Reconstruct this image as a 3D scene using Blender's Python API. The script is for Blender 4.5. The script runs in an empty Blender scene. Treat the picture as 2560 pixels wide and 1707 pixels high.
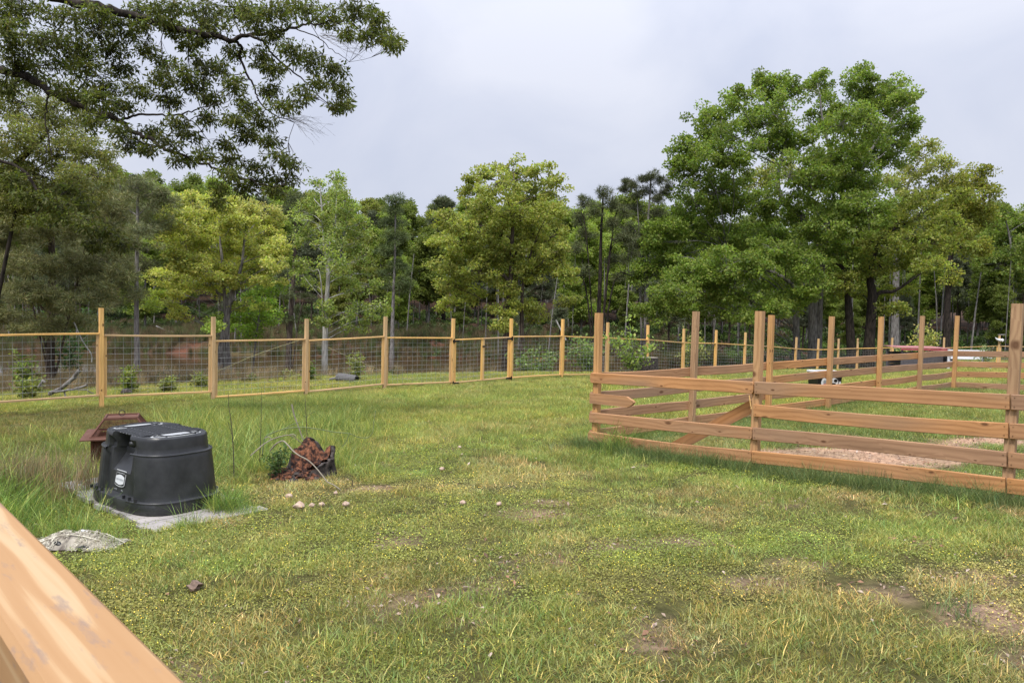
import bpy, bmesh, math, random
import numpy as np
from mathutils import Vector, Matrix

random.seed(7)
RNG = np.random.default_rng(11)
SC = bpy.context.scene
COL = SC.collection

# ------------------------------------------------------------------ camera
CZ = 1.53
FPX = 1849.0
CAMROT = Matrix.Rotation(math.radians(90 - 2.5), 3, 'X') @ Matrix.Rotation(math.radians(1.3), 3, 'Z')
cam_data = bpy.data.cameras.new('camera')
cam_data.sensor_width = 36.0
cam_data.lens = 26.0
cam_data.clip_start = 0.05
cam_data.clip_end = 2000
cam_data.dof.use_dof = True
cam_data.dof.focus_distance = 12.0
cam_data.dof.aperture_fstop = 13.0
cam = bpy.data.objects.new('camera', cam_data)
cam.matrix_world = Matrix.Translation((0, 0, CZ)) @ CAMROT.to_4x4()
COL.objects.link(cam)
SC.camera = cam

# ------------------------------------------------------------------ light
SUN_EL, SUN_AZ = 58.0, 205.0          # azimuth measured clockwise from +Y
wd = bpy.data.worlds.new('World'); SC.world = wd; wd.use_nodes = True
nt = wd.node_tree; nt.nodes.clear()
wo = nt.nodes.new('ShaderNodeOutputWorld')
sky = nt.nodes.new('ShaderNodeTexSky'); sky.sky_type = 'NISHITA'; sky.sun_disc = False
sky.sun_elevation = math.radians(SUN_EL); sky.sun_rotation = math.radians(SUN_AZ)
bg1 = nt.nodes.new('ShaderNodeBackground'); bg1.inputs[1].default_value = 0.06
nt.links.new(sky.outputs[0], bg1.inputs[0])
tc = nt.nodes.new('ShaderNodeTexCoord')
mp = nt.nodes.new('ShaderNodeMapping'); mp.inputs['Scale'].default_value = (1.8, 1.8, 2.4)
nz = nt.nodes.new('ShaderNodeTexNoise'); nz.inputs['Scale'].default_value = 1.9; nz.inputs['Detail'].default_value = 6
nz.inputs['Distortion'].default_value = 0.4
nt.links.new(tc.outputs['Generated'], mp.inputs[0]); nt.links.new(mp.outputs[0], nz.inputs['Vector'])
rp = nt.nodes.new('ShaderNodeValToRGB')
rp.color_ramp.elements[0].position = 0.34; rp.color_ramp.elements[0].color = (0.560, 0.598, 0.725, 1)
rp.color_ramp.elements[1].position = 0.66; rp.color_ramp.elements[1].color = (0.700, 0.722, 0.815, 1)
nt.links.new(nz.outputs['Fac'], rp.inputs[0])
sx = nt.nodes.new('ShaderNodeSeparateXYZ'); nt.links.new(tc.outputs['Generated'], sx.inputs[0])
mx0 = nt.nodes.new('ShaderNodeMath'); mx0.operation = 'MAXIMUM'; mx0.inputs[1].default_value = 0.0
nt.links.new(sx.outputs['Z'], mx0.inputs[0])
sq = nt.nodes.new('ShaderNodeMath'); sq.operation = 'POWER'; sq.inputs[1].default_value = 2.4; nt.links.new(mx0.outputs[0], sq.inputs[0])
ml = nt.nodes.new('ShaderNodeMath'); ml.operation = 'MULTIPLY_ADD'; ml.inputs[1].default_value = 1.25; ml.inputs[2].default_value = 0.485
nt.links.new(sq.outputs[0], ml.inputs[0])
bg2 = nt.nodes.new('ShaderNodeBackground')
nt.links.new(rp.outputs[0], bg2.inputs[0]); nt.links.new(ml.outputs[0], bg2.inputs[1])
mxs = nt.nodes.new('ShaderNodeMixShader'); mxs.inputs[0].default_value = 0.93
nt.links.new(bg1.outputs[0], mxs.inputs[1]); nt.links.new(bg2.outputs[0], mxs.inputs[2])
nt.links.new(mxs.outputs[0], wo.inputs[0])

sd = bpy.data.lights.new('sun', 'SUN'); sd.energy = 1.5; sd.angle = math.radians(11); sd.color = (1.0, 0.95, 0.87)
so = bpy.data.objects.new('sun', sd); COL.objects.link(so)
az, el = math.radians(SUN_AZ), math.radians(SUN_EL)
sdir = Vector((math.sin(az) * math.cos(el), math.cos(az) * math.cos(el), math.sin(el)))
so.rotation_euler = sdir.to_track_quat('Z', 'Y').to_euler()
so.location = (0, -10, 30)

vs = SC.view_settings
vs.view_transform = 'Standard'; vs.look = 'None'; vs.exposure = 1.15; vs.gamma = 1.0; vs.use_curve_mapping = False

# ------------------------------------------------------------------ helpers
def at(px, py, d):
    """world point on the sight line of photo pixel (px,py) [2560 wide] at forward distance d"""
    v = CAMROT @ Vector(((px - 1280) / FPX, (853.5 - py) / FPX, -1.0))
    s = d / v.y
    return Vector((v.x * s, d, CZ + v.z * s))

def smooth(a, b, x):
    t = np.clip((np.asarray(x, float) - a) / (b - a), 0, 1)
    return t * t * (3 - 2 * t)

def _hash(ix, iy, seed):
    h = (ix * 374761393 + iy * 668265263 + seed * 1442695041) & 0x7fffffff
    h = ((h ^ (h >> 13)) * 1274126177) & 0x7fffffff
    return ((h ^ (h >> 16)) & 0xffff) / 65535.0

def vnoise(x, y, seed=0):
    x = np.asarray(x, float); y = np.asarray(y, float)
    ix = np.floor(x).astype(np.int64); iy = np.floor(y).astype(np.int64)
    fx = x - ix; fy = y - iy
    fx = fx * fx * (3 - 2 * fx); fy = fy * fy * (3 - 2 * fy)
    a = _hash(ix, iy, seed); b = _hash(ix + 1, iy, seed); c = _hash(ix, iy + 1, seed); d = _hash(ix + 1, iy + 1, seed)
    return (a * (1 - fx) + b * fx) * (1 - fy) + (c * (1 - fx) + d * fx) * fy

def fbm(x, y, seed=0, o=3):
    s = 0; a = 0.5; t = 0
    for k in range(o):
        s = s + a * vnoise(np.asarray(x) * 2 ** k, np.asarray(y) * 2 ** k, seed + k * 7); t += a; a *= .5
    return s / t

FX0, FY0, FUX, FUY = -9.06, 16.3, .742, .670
def G(x, y):
    """terrain height"""
    x = np.asarray(x, float); y = np.asarray(y, float)
    yc = np.clip(y, -20, 45); xc = np.clip(x, -30, 30)
    rel = -(1.53 + .0315 * yc - .0312 * xc)
    rel = rel - 1.0 * smooth(27, 42, y) * smooth(-4, 8, x) * (1 - .6 * smooth(19, 27, x))
    w = -.67 * (x - FX0) + .742 * (y - FY0)
    rel = rel - .075 * np.maximum(smooth(-.6, 1.0, x) * smooth(4, 6.5, y), smooth(12, 15, y))
    rel = rel + (fbm(x * .35, y * .35, 3) - .5) * .10 * smooth(2, 10, y) * smooth(-1, 4, -w + 6)
    yn = 40 + .10 * x + (fbm(x * .12, y * .12, 5) - .5) * 4
    yf = 57 + .10 * x + (fbm(x * .15, y * .1, 9) - .5) * 3
    leftness = 1 - smooth(9, 17, x)
    tn = smooth(-11, 1.5, y - yn) * smooth(1.5, 5, w) * leftness
    rel = rel * (1 - tn) + (-4.8) * tn
    far = -2.9 + (y - 63) * .10 + (fbm(x * .08, y * .08, 21) - .5) * 1.4
    far = np.where(y > 130, far - (y - 130) * .12, far)
    rfar = np.where(y < 62, -3.2, -3.2 + (y - 62) * .06)
    tf = smooth(-1.5, 6.5, y - yf)
    tf_r = smooth(50, 70, y)
    L = rel * (1 - tf) + far * tf
    R = rel * (1 - tf_r) + rfar * tf_r
    return 1.53 + L * leftness + R * (1 - leftness)

def g1(x, y):
    return float(G(x, y))

def tag(o, label=None, cat=None, group=None, kind=None):
    if label: o['label'] = label
    if cat: o['category'] = cat
    if group: o['group'] = group
    if kind: o['kind'] = kind
    return o

def empty(name, loc, label, cat, group=None):
    o = bpy.data.objects.new(name, None); COL.objects.link(o)
    o.location = loc; o.empty_display_size = .1
    return tag(o, label, cat, group)

def link(o, parent=None, world=None):
    COL.objects.link(o)
    W = world if world is not None else Matrix.Identity(4)
    if parent is not None:
        o.parent = parent
        pw = Matrix.Identity(4); p = parent
        while p is not None:
            pw = p.matrix_basis @ pw; p = p.parent
        o.matrix_basis = pw.inverted() @ W
    else:
        o.matrix_basis = W
    return o

def npmesh(name, verts, faces, mat=None, cols=None, smooth_=False, uvs=None):
    me = bpy.data.meshes.new(name)
    verts = np.asarray(verts, np.float32); faces = np.asarray(faces, np.int32)
    n, k = faces.shape
    me.vertices.add(len(verts)); me.vertices.foreach_set('co', verts.ravel())
    me.loops.add(n * k); me.loops.foreach_set('vertex_index', faces.ravel())
    me.polygons.add(n); me.polygons.foreach_set('loop_start', np.arange(0, n * k, k, dtype=np.int32))
    if smooth_: me.polygons.foreach_set('use_smooth', np.ones(n, bool))
    me.update(calc_edges=True)
    if cols is not None:
        a = me.attributes.new('tint', 'FLOAT_COLOR', 'POINT')
        c = np.ones((len(verts), 4), np.float32); c[:, :3] = cols
        a.data.foreach_set('color', c.ravel())
    if mat: me.materials.append(mat)
    return me

def pymesh(name, verts, faces, mat=None, smooth_=False):
    me = bpy.data.meshes.new(name); me.from_pydata([tuple(v) for v in verts], [], faces)
    if smooth_:
        for p in me.polygons: p.use_smooth = True
    if mat: me.materials.append(mat)
    return me

def bm_mesh(name, bm, mat=None, smooth_=False):
    me = bpy.data.meshes.new(name); bm.normal_update(); bm.to_mesh(me); bm.free()
    if smooth_:
        for p in me.polygons: p.use_smooth = True
    if mat: me.materials.append(mat)
    return me

def frame(p0, p1, up=Vector((0, 0, 1))):
    X = (p1 - p0).normalized(); Y = up.cross(X)
    if Y.length < 1e-4: Y = Vector((0, 1, 0)).cross(X)
    Y.normalize(); Z = X.cross(Y)
    M = Matrix((X, Y, Z)).transposed().to_4x4(); M.translation = p0
    return M

def beam(name, p0, p1, th, h, mat, parent=None, up=Vector((0, 0, 1)), seg=4, bow=0.0, sag=0.0, ch=.006, endcut=0.0, rounded=False, zoff=0.0):
    """board or post: local X along its length, Y its thickness, Z its width"""
    p0 = Vector(p0); p1 = Vector(p1); L = (p1 - p0).length
    vs_, fs = [], []
    a, b = th / 2, h / 2
    sec = [(-a + ch, -b), (a - ch, -b), (a, -b + ch), (a, b - ch), (a - ch, b), (-a + ch, b), (-a, b - ch), (-a, -b + ch)]
    stations = [i / seg for i in range(seg + 1)]
    if rounded:
        r = .022 / L
        stations = [0, r * .4, r, *stations[1:-1], 1 - r, 1 - r * .4, 1]
    ns = len(stations)
    for i, t in enumerate(stations):
        x = t * L
        k = 4 * t * (1 - t)
        shrink = 1.0
        if rounded and i in (0, ns - 1): shrink = 1 - .030 / b
        if rounded and i in (1, ns - 2): shrink = 1 - .010 / b
        for (y, z) in sec:
            vs_.append((x + endcut * z * (1 if t > .5 else 0), y + bow * k, z * shrink + sag * k + zoff))
    for i in range(ns - 1):
        for j in range(8):
            fs.append((i * 8 + j, i * 8 + (j + 1) % 8, (i + 1) * 8 + (j + 1) % 8, (i + 1) * 8 + j))
    fs.append(tuple(reversed(range(8)))); fs.append(tuple((ns - 1) * 8 + j for j in range(8)))
    fs = [tuple(reversed(f)) for f in fs]
    bm = bmesh.new(); bvs = [bm.verts.new(v) for v in vs_]
    for f in fs: bm.faces.new([bvs[i] for i in f])
    bmesh.ops.recalc_face_normals(bm, faces=bm.faces)
    me = bm_mesh(name, bm, mat)
    o = bpy.data.objects.new(name, me)
    return link(o, parent, frame(p0, p1, up))

def tube_arrays(paths, sides=6):
    V, F = [], []; base = 0
    for pts, rad in paths:
        pts = [Vector(p) for p in pts]; n = len(pts)
        prev = None
        for i in range(n):
            d = (pts[min(i + 1, n - 1)] - pts[max(i - 1, 0)])
            if d.length < 1e-6: d = Vector((0, 0, 1))
            d.normalize()
            if prev is None:
                a = d.cross(Vector((.31, .83, .11)));
                if a.length < .05: a = d.cross(Vector((1, 0, 0)))
            else:
                a = prev - d * prev.dot(d)
                if a.length < 1e-5: a = d.cross(Vector((1, 0, 0)))
            a.normalize(); prev = a; b = d.cross(a)
            r = rad[i] if hasattr(rad, '__len__') else rad
            for k in range(sides):
                an = 2 * math.pi * k / sides
                V.append(pts[i] + (a * math.cos(an) + b * math.sin(an)) * r)
        for i in range(n - 1):
            for k in range(sides):
                F.append((base + i * sides + k, base + i * sides + (k + 1) % sides, base + (i + 1) * sides + (k + 1) % sides, base + (i + 1) * sides + k))
        base += n * sides
    return V, F

def tubes(name, paths, mat, sides=6, loc=None, parent=None, smooth_=True):
    V, F = tube_arrays(paths, sides)
    off = Vector(loc) if loc is not None else Vector((0, 0, 0))
    V = np.array([tuple(v - off) for v in V], np.float32)
    me = npmesh(name, V, np.array(F), mat, smooth_=smooth_)
    o = bpy.data.objects.new(name, me)
    return link(o, parent, Matrix.Translation(off))

def curve_pts(pts, n=6, jit=0.0):
    """catmull-rom through control points"""
    P = [Vector(p) for p in pts]
    P = [P[0] * 2 - P[1]] + P + [P[-1] * 2 - P[-2]]
    out = []
    for i in range(1, len(P) - 2):
        for k in range(n):
            t = k / n
            a, b, c, d = P[i - 1], P[i], P[i + 1], P[i + 2]
            q = 0.5 * ((2 * b) + (c - a) * t + (2 * a - 5 * b + 4 * c - d) * t * t + (3 * b - a - 3 * c + d) * t ** 3)
            if jit: q = q + Vector((random.gauss(0, jit), random.gauss(0, jit), random.gauss(0, jit)))
            out.append(q)
    out.append(P[-2])
    return out

# ------------------------------------------------------------------ materials
def newmat(name):
    m = bpy.data.materials.new(name); m.use_nodes = True
    n = m.node_tree.nodes; n.clear()
    out = n.new('ShaderNodeOutputMaterial'); b = n.new('ShaderNodeBsdfPrincipled')
    m.node_tree.links.new(b.outputs[0], out.inputs[0])
    return m, n, m.node_tree.links, b, out

def setp(b, **k):
    for a, v in k.items():
        nm = {'rough': 'Roughness', 'spec': 'Specular IOR Level', 'metal': 'Metallic', 'ior': 'IOR'}[a]
        b.inputs[nm].default_value = v

def plain(name, col, rough=.6, var=.25, scale=8, bump=.0, metal=0, spec=.4, col2=None):
    m, n, l, b, out = newmat(name)
    t = n.new('ShaderNodeTexCoord'); z = n.new('ShaderNodeTexNoise'); z.inputs['Scale'].default_value = scale; z.inputs['Detail'].default_value = 6
    l.new(t.outputs['Object'], z.inputs['Vector'])
    r = n.new('ShaderNodeValToRGB'); c2 = col2 or tuple(c * (1 - var) for c in col)
    r.color_ramp.elements[0].position = .32; r.color_ramp.elements[0].color = (*c2, 1)
    r.color_ramp.elements[1].position = .62; r.color_ramp.elements[1].color = (*col, 1)
    l.new(z.outputs['Fac'], r.inputs[0]); l.new(r.outputs[0], b.inputs['Base Color'])
    setp(b, rough=rough, metal=metal, spec=spec)
    if bump:
        bp = n.new('ShaderNodeBump'); bp.inputs['Strength'].default_value = bump; bp.inputs['Distance'].default_value = .02
        l.new(z.outputs['Fac'], bp.inputs['Height']); l.new(bp.outputs[0], b.inputs['Normal'])
    return m

def wood(name, light, dark, knotc=(.09, .035, .015), freq=170, knots=True, weather=None, rough=.7, kx=1.9, kz=4.2, stain=None, contrast=.30, wav=12.0):
    """sawn softwood: growth bands along local X that bend round dark knots"""
    m, n, l, b, out = newmat(name)
    t = n.new('ShaderNodeTexCoord'); oi = n.new('ShaderNodeObjectInfo')
    off = n.new('ShaderNodeVectorMath'); off.operation = 'SCALE'; off.inputs[0].default_value = (37.1, 3.3, 5.7)
    l.new(oi.outputs['Random'], off.inputs['Scale'])
    ad = n.new('ShaderNodeVectorMath'); ad.operation = 'ADD'
    l.new(t.outputs['Object'], ad.inputs[0]); l.new(off.outputs[0], ad.inputs[1])
    # rough warp
    m1 = n.new('ShaderNodeMapping'); m1.inputs['Scale'].default_value = (.55, 3, 3); l.new(ad.outputs[0], m1.inputs[0])
    n1 = n.new('ShaderNodeTexNoise'); n1.inputs['Scale'].default_value = 1.0; n1.inputs['Detail'].default_value = 2; l.new(m1.outputs[0], n1.inputs['Vector'])
    sp = n.new('ShaderNodeSeparateXYZ'); l.new(ad.outputs[0], sp.inputs[0])
    # knots
    kc = n.new('ShaderNodeCombineXYZ'); kz_n = n.new('ShaderNodeMath'); kz_n.operation = 'MULTIPLY_ADD'; kz_n.inputs[1].default_value = .55
    l.new(sp.outputs['Y'], kz_n.inputs[0]); l.new(sp.outputs['Z'], kz_n.inputs[2]); l.new(sp.outputs['X'], kc.inputs['X']); l.new(kz_n.outputs[0], kc.inputs['Y'])
    m2 = n.new('ShaderNodeMapping'); m2.inputs['Scale'].default_value = (kx, kz, 1); l.new(kc.outputs[0], m2.inputs[0])
    vo = n.new('ShaderNodeTexVoronoi'); vo.voronoi_dimensions = '2D'; vo.inputs['Scale'].default_value = 1.0; l.new(m2.outputs[0], vo.inputs['Vector'])
    def math_(op, a, bb=None, c=None):
        k = n.new('ShaderNodeMath'); k.operation = op
        for i, v in enumerate((a, bb, c)):
            if v is None: continue
            if isinstance(v, (int, float)): k.inputs[i].default_value = v
            else: l.new(v, k.inputs[i])
        return k.outputs[0]
    vc = n.new('ShaderNodeSeparateColor'); l.new(vo.outputs['Color'], vc.inputs[0])
    vdist = math_('MULTIPLY', vo.outputs['Distance'], math_('MULTIPLY_ADD', vc.outputs[0], 2.6, .65))
    inv = math_('DIVIDE', .05, math_('ADD', vdist, .06))
    yz = math_('ADD', sp.outputs['Z'], math_('MULTIPLY', sp.outputs['Y'], .55))
    ph = math_('ADD', math_('MULTIPLY', yz, freq), math_('ADD', math_('MULTIPLY', n1.outputs['Fac'], wav), math_('MULTIPLY', inv, 22.0 if knots else 0.0)))
    sn = math_('MULTIPLY_ADD', math_('SINE', ph), .5, .5)
    sn = math_('POWER', sn, 1.8)
    m3 = n.new('ShaderNodeMapping'); m3.inputs['Scale'].default_value = (3, 90, 90); l.new(ad.outputs[0], m3.inputs[0])
    n3 = n.new('ShaderNodeTexNoise'); n3.inputs['Scale'].default_value = 1.0; n3.inputs['Detail'].default_value = 4; l.new(m3.outputs[0], n3.inputs['Vector'])
    f = math_('MULTIPLY_ADD', sn, contrast, math_('MULTIPLY', n3.outputs['Fac'], .55))
    r = n.new('ShaderNodeValToRGB')
    r.color_ramp.elements[0].position = .15; r.color_ramp.elements[0].color = (*light, 1)
    r.color_ramp.elements[1].position = .95; r.color_ramp.elements[1].color = (*dark, 1)
    l.new(f, r.inputs[0]); colr = r.outputs[0]
    # broad change of tone along and between boards
    m4 = n.new('ShaderNodeMapping'); m4.inputs['Scale'].default_value = (1.6, 6, 6); l.new(ad.outputs[0], m4.inputs[0])
    n4 = n.new('ShaderNodeTexNoise'); n4.inputs['Detail'].default_value = 4; n4.inputs['Scale'].default_value = 1.0; l.new(m4.outputs[0], n4.inputs['Vector'])
    hs = n.new('ShaderNodeHueSaturation')
    l.new(math_('MULTIPLY_ADD', n4.outputs['Fac'], .7, .65), hs.inputs['Value'])
    l.new(math_('MULTIPLY_ADD', oi.outputs['Random'], .25, .85), hs.inputs['Saturation'])
    l.new(colr, hs.inputs['Color']); colr = hs.outputs[0]
    hv = n.new('ShaderNodeHueSaturation'); l.new(math_('MULTIPLY_ADD', oi.outputs['Random'], .40, .78), hv.inputs['Value']); l.new(colr, hv.inputs['Color']); colr = hv.outputs[0]
    if weather:
        w = n.new('ShaderNodeMix'); w.data_type = 'RGBA'
        wr = n.new('ShaderNodeValToRGB'); wr.color_ramp.elements[0].position = .5; wr.color_ramp.elements[1].position = .72
        wr.color_ramp.elements[1].color = (.7, .7, .7, 1)
        l.new(n1.outputs['Fac'], wr.inputs[0]); l.new(wr.outputs[0], w.inputs['Factor'])
        l.new(colr, w.inputs['A']); w.inputs['B'].default_value = (*weather, 1); colr = w.outputs['Result']
    if knots:
        kr = n.new('ShaderNodeValToRGB')
        kr.color_ramp.elements[0].position = .045; kr.color_ramp.elements[0].color = (1, 1, 1, 1)
        kr.color_ramp.elements[1].position = .105; kr.color_ramp.elements[1].color = (0, 0, 0, 1)
        l.new(vdist, kr.inputs[0])
        w = n.new('ShaderNodeMix'); w.data_type = 'RGBA'; l.new(math_('MULTIPLY', kr.outputs[0], .8), w.inputs['Factor'])
        l.new(colr, w.inputs['A']); w.inputs['B'].default_value = (*knotc, 1); colr = w.outputs['Result']
    if stain:
        ns = n.new('ShaderNodeTexNoise'); ns.inputs['Scale'].default_value = 5.5; ns.inputs['Detail'].default_value = 5; l.new(ad.outputs[0], ns.inputs['Vector'])
        sr = n.new('ShaderNodeValToRGB'); sr.color_ramp.elements[0].position = .60; sr.color_ramp.elements[1].position = .74
        sr.color_ramp.elements[1].color = (.75, .75, .75, 1)
        l.new(ns.outputs['Fac'], sr.inputs[0])
        w = n.new('ShaderNodeMix'); w.data_type = 'RGBA'; l.new(sr.outputs[0], w.inputs['Factor'])
        l.new(colr, w.inputs['A']); w.inputs['B'].default_value = (*stain, 1); colr = w.outputs['Result']
    l.new(colr, b.inputs['Base Color'])
    bp = n.new('ShaderNodeBump'); bp.inputs['Strength'].default_value = .35; bp.inputs['Distance'].default_value = .004
    l.new(f, bp.inputs['Height']); l.new(bp.outputs[0], b.inputs['Normal'])
    setp(b, rough=rough, spec=.25)
    return m

def leafmat(name, base, kind='GEOMETRY', trans=.42, rough=.55, tr_tint=(1.1, 1.25, .6), spec=.3):
    m, n, l, b, out = newmat(name)
    at_ = n.new('ShaderNodeAttribute'); at_.attribute_type = kind; at_.attribute_name = 'tint'
    mul = n.new('ShaderNodeMix'); mul.data_type = 'RGBA'; mul.blend_type = 'MULTIPLY'; mul.inputs['Factor'].default_value = 1
    l.new(at_.outputs['Color'], mul.inputs['A']); mul.inputs['B'].default_value = (*base, 1)
    c = mul.outputs['Result']
    if kind == 'INSTANCER':
        a2 = n.new('ShaderNodeAttribute'); a2.attribute_type = 'GEOMETRY'; a2.attribute_name = 'tint'
        m2 = n.new('ShaderNodeMix'); m2.data_type = 'RGBA'; m2.blend_type = 'MULTIPLY'; m2.inputs['Factor'].default_value = 1
        l.new(c, m2.inputs['A']); l.new(a2.outputs['Color'], m2.inputs['B']); c = m2.outputs['Result']
    l.new(c, b.inputs['Base Color']); setp(b, rough=rough, spec=spec)
    tr = n.new('ShaderNodeBsdfTranslucent')
    m3 = n.new('ShaderNodeMix'); m3.data_type = 'RGBA'; m3.blend_type = 'MULTIPLY'; m3.inputs['Factor'].default_value = 1
    l.new(c, m3.inputs['A']); m3.inputs['B'].default_value = (*tr_tint, 1); l.new(m3.outputs['Result'], tr.inputs[0])
    ms = n.new('ShaderNodeMixShader'); ms.inputs[0].default_value = trans
    l.new(b.outputs[0], ms.inputs[1]); l.new(tr.outputs[0], ms.inputs[2]); l.new(ms.outputs[0], out.inputs[0])
    return m

def barkmat(name, c1, c2, scale=5):
    m, n, l, b, out = newmat(name)
    t = n.new('ShaderNodeTexCoord'); mp_ = n.new('ShaderNodeMapping'); mp_.inputs['Scale'].default_value = (3, 3, .6); l.new(t.outputs['Object'], mp_.inputs[0])
    z = n.new('ShaderNodeTexNoise'); z.inputs['Scale'].default_value = scale; z.inputs['Detail'].default_value = 5; l.new(mp_.outputs[0], z.inputs['Vector'])
    r = n.new('ShaderNodeValToRGB'); r.color_ramp.elements[0].position = .35; r.color_ramp.elements[0].color = (*c1, 1)
    r.color_ramp.elements[1].position = .65; r.color_ramp.elements[1].color = (*c2, 1)
    l.new(z.outputs['Fac'], r.inputs[0]); l.new(r.outputs[0], b.inputs['Base Color'])
    bp = n.new('ShaderNodeBump'); bp.inputs['Strength'].default_value = .8; bp.inputs['Distance'].default_value = .03
    l.new(z.outputs['Fac'], bp.inputs['Height']); l.new(bp.outputs[0], b.inputs['Normal'])
    setp(b, rough=.9, spec=.15)
    return m

M_BOARD = wood('corral_pine', (.475, .255, .125), (.235, .11, .048), weather=(.30, .20, .13), freq=115)
M_POST = wood('corral_post_pine', (.54, .32, .15), (.25, .12, .05), freq=210, knots=True)
M_GOLD = wood('yellow_pine', (.74, .475, .205), (.54, .31, .11), freq=190, contrast=.35)
M_RAIL = wood('porch_pine', (.60, .355, .185), (.47, .225, .090), knots=False, freq=30, stain=(.20, .16, .14), rough=.75, contrast=.75, wav=30.0)
def rail_material():
    m, n, l, b, out = newmat('porch_rail_pine')
    t = n.new('ShaderNodeTexCoord')
    m1 = n.new('ShaderNodeMapping'); m1.inputs['Scale'].default_value = (.75, 9, 9); l.new(t.outputs['Object'], m1.inputs[0])
    n1 = n.new('ShaderNodeTexNoise'); n1.inputs['Scale'].default_value = 1.35; n1.inputs['Detail'].default_value = 1.5; n1.inputs['Distortion'].default_value = .5; l.new(m1.outputs[0], n1.inputs['Vector'])
    mu = n.new('ShaderNodeMath'); mu.operation = 'MULTIPLY'; mu.inputs[1].default_value = 20.0; l.new(n1.outputs['Fac'], mu.inputs[0])
    si = n.new('ShaderNodeMath'); si.operation = 'SINE'; l.new(mu.outputs[0], si.inputs[0])
    m3 = n.new('ShaderNodeMapping'); m3.inputs['Scale'].default_value = (2.5, 170, 170); l.new(t.outputs['Object'], m3.inputs[0])
    n3 = n.new('ShaderNodeTexNoise'); n3.inputs['Scale'].default_value = 1.0; n3.inputs['Detail'].default_value = 4; l.new(m3.outputs[0], n3.inputs['Vector'])
    ad = n.new('ShaderNodeMath'); ad.operation = 'MULTIPLY_ADD'; ad.inputs[1].default_value = 1.5; l.new(n3.outputs['Fac'], ad.inputs[0]); l.new(si.outputs[0], ad.inputs[2])
    r = n.new('ShaderNodeValToRGB'); cr = r.color_ramp
    cr.elements[0].position = .0; cr.elements[0].color = (.36, .205, .095, 1); cr.elements[1].position = 1.0; cr.elements[1].color = (.47, .33, .19, 1)
    e = cr.elements.new(.55); e.color = (.395, .235, .115, 1); e = cr.elements.new(.70); e.color = (.44, .285, .15, 1)
    mr = n.new('ShaderNodeMapRange'); mr.inputs['From Min'].default_value = -1; mr.inputs['From Max'].default_value = 1.7; l.new(ad.outputs[0], mr.inputs['Value']); l.new(mr.outputs[0], r.inputs[0])
    m4 = n.new('ShaderNodeMapping'); m4.inputs['Scale'].default_value = (5, 22, 22); l.new(t.outputs['Object'], m4.inputs[0])
    n4 = n.new('ShaderNodeTexNoise'); n4.inputs['Scale'].default_value = 1.5; n4.inputs['Detail'].default_value = 6; n4.inputs['Roughness'].default_value = .62; l.new(m4.outputs[0], n4.inputs['Vector'])
    r4 = n.new('ShaderNodeValToRGB'); r4.color_ramp.elements[0].position = .575; r4.color_ramp.elements[0].color = (0, 0, 0, 1); r4.color_ramp.elements[1].position = .74; r4.color_ramp.elements[1].color = (.8, .8, .8, 1); l.new(n4.outputs['Fac'], r4.inputs[0])
    w = n.new('ShaderNodeMix'); w.data_type = 'RGBA'; l.new(r4.outputs[0], w.inputs['Factor']); l.new(r.outputs[0], w.inputs['A']); w.inputs['B'].default_value = (.20, .16, .15, 1)
    l.new(w.outputs['Result'], b.inputs['Base Color']); setp(b, rough=.75, spec=.2)
    return m
M_RAIL = rail_material()
M_RAILSIDE = M_RAIL
M_PLANK = wood('grey_plank', (.36, .335, .32), (.20, .18, .17), freq=240, knots=False)
M_LEAF = leafmat('leaf', (1.20, 1.14, 1.12), trans=.48)
M_NEEDLE = leafmat('needle', (1.35, 1.25, 1.05), trans=.15, rough=.6)
M_GRASS = leafmat('grass_blade', (1, 1, 1), kind='INSTANCER', trans=.30, rough=.5, spec=.35)
M_BARK = barkmat('brown_bark', (.035, .026, .02), (.12, .095, .075))
M_BARKG = barkmat('grey_bark', (.10, .09, .085), (.26, .245, .23))
M_BARKW = barkmat('pale_bark', (.22, .21, .195), (.50, .49, .46))
M_BARKD = barkmat('dark_bark', (.012, .010, .008), (.050, .040, .033))
M_METAL = plain('galvanised_wire', (.36, .375, .37), rough=.45, metal=.2)
M_BLACK = plain('black_metal', (.012, .012, .013), rough=.45)

# ------------------------------------------------------------------ ground
def warp_axis(lo, hi, c0, c1, step, grow):
    a = list(np.arange(c0, c1 + 1e-6, step)); s = step
    while a[-1] < hi: s *= grow; a.append(a[-1] + s)
    s = step
    while a[0] > lo: s *= grow; a.insert(0, a[0] - s)
    return np.array(a)
gx = warp_axis(-350, 350, -14, 16, .22, 1.07)
gy = warp_axis(-80, 420, 2, 32, .22, 1.045)
GX, GY = np.meshgrid(gx, gy)
GZ = G(GX, GY)

DIRT = [(4.75, 9.35, 1.7, .85), (6.8, 10.3, 1.1, .45), (3.4, 9.7, .5, .3), (.15, 4.95, .30, .13), (-.6, 4.1, .18, .11), (1.5, 4.4, .2, .12), (2.6, 3.9, .35, .22),
        (-1.35, 7.3, .25, .18), (.35, 6.3, .38, .16), (.45, 6.75, .3, .14), (2.0, 4.9, .2, .12), (-.15, 3.9, .14, .12), (2.9, 4.5, .3, .14), (-1.1, 3.9, .12, .1), (2.75, 3.35, .55, .32), (2.2, 4.3, .3, .14), (1.35, 5.5, .3, .12)]
def dirtmask(x, y):
    x = np.asarray(x, float); y = np.asarray(y, float)
    m = np.zeros(np.broadcast(x, y).shape)
    for (cx, cy, rx, ry) in DIRT:
        m = np.maximum(m, 1 - smooth(.5, 1.25, np.hypot((x - cx) / rx, (y - cy) / ry) + (fbm(x * 4, y * 4, 40) - .5) * .8))
    m = np.maximum(m, smooth(.66, .80, fbm(x * 1.3, y * 1.3, 77)) * .8 * (1 - smooth(7, 12, y)))
    return m
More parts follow.
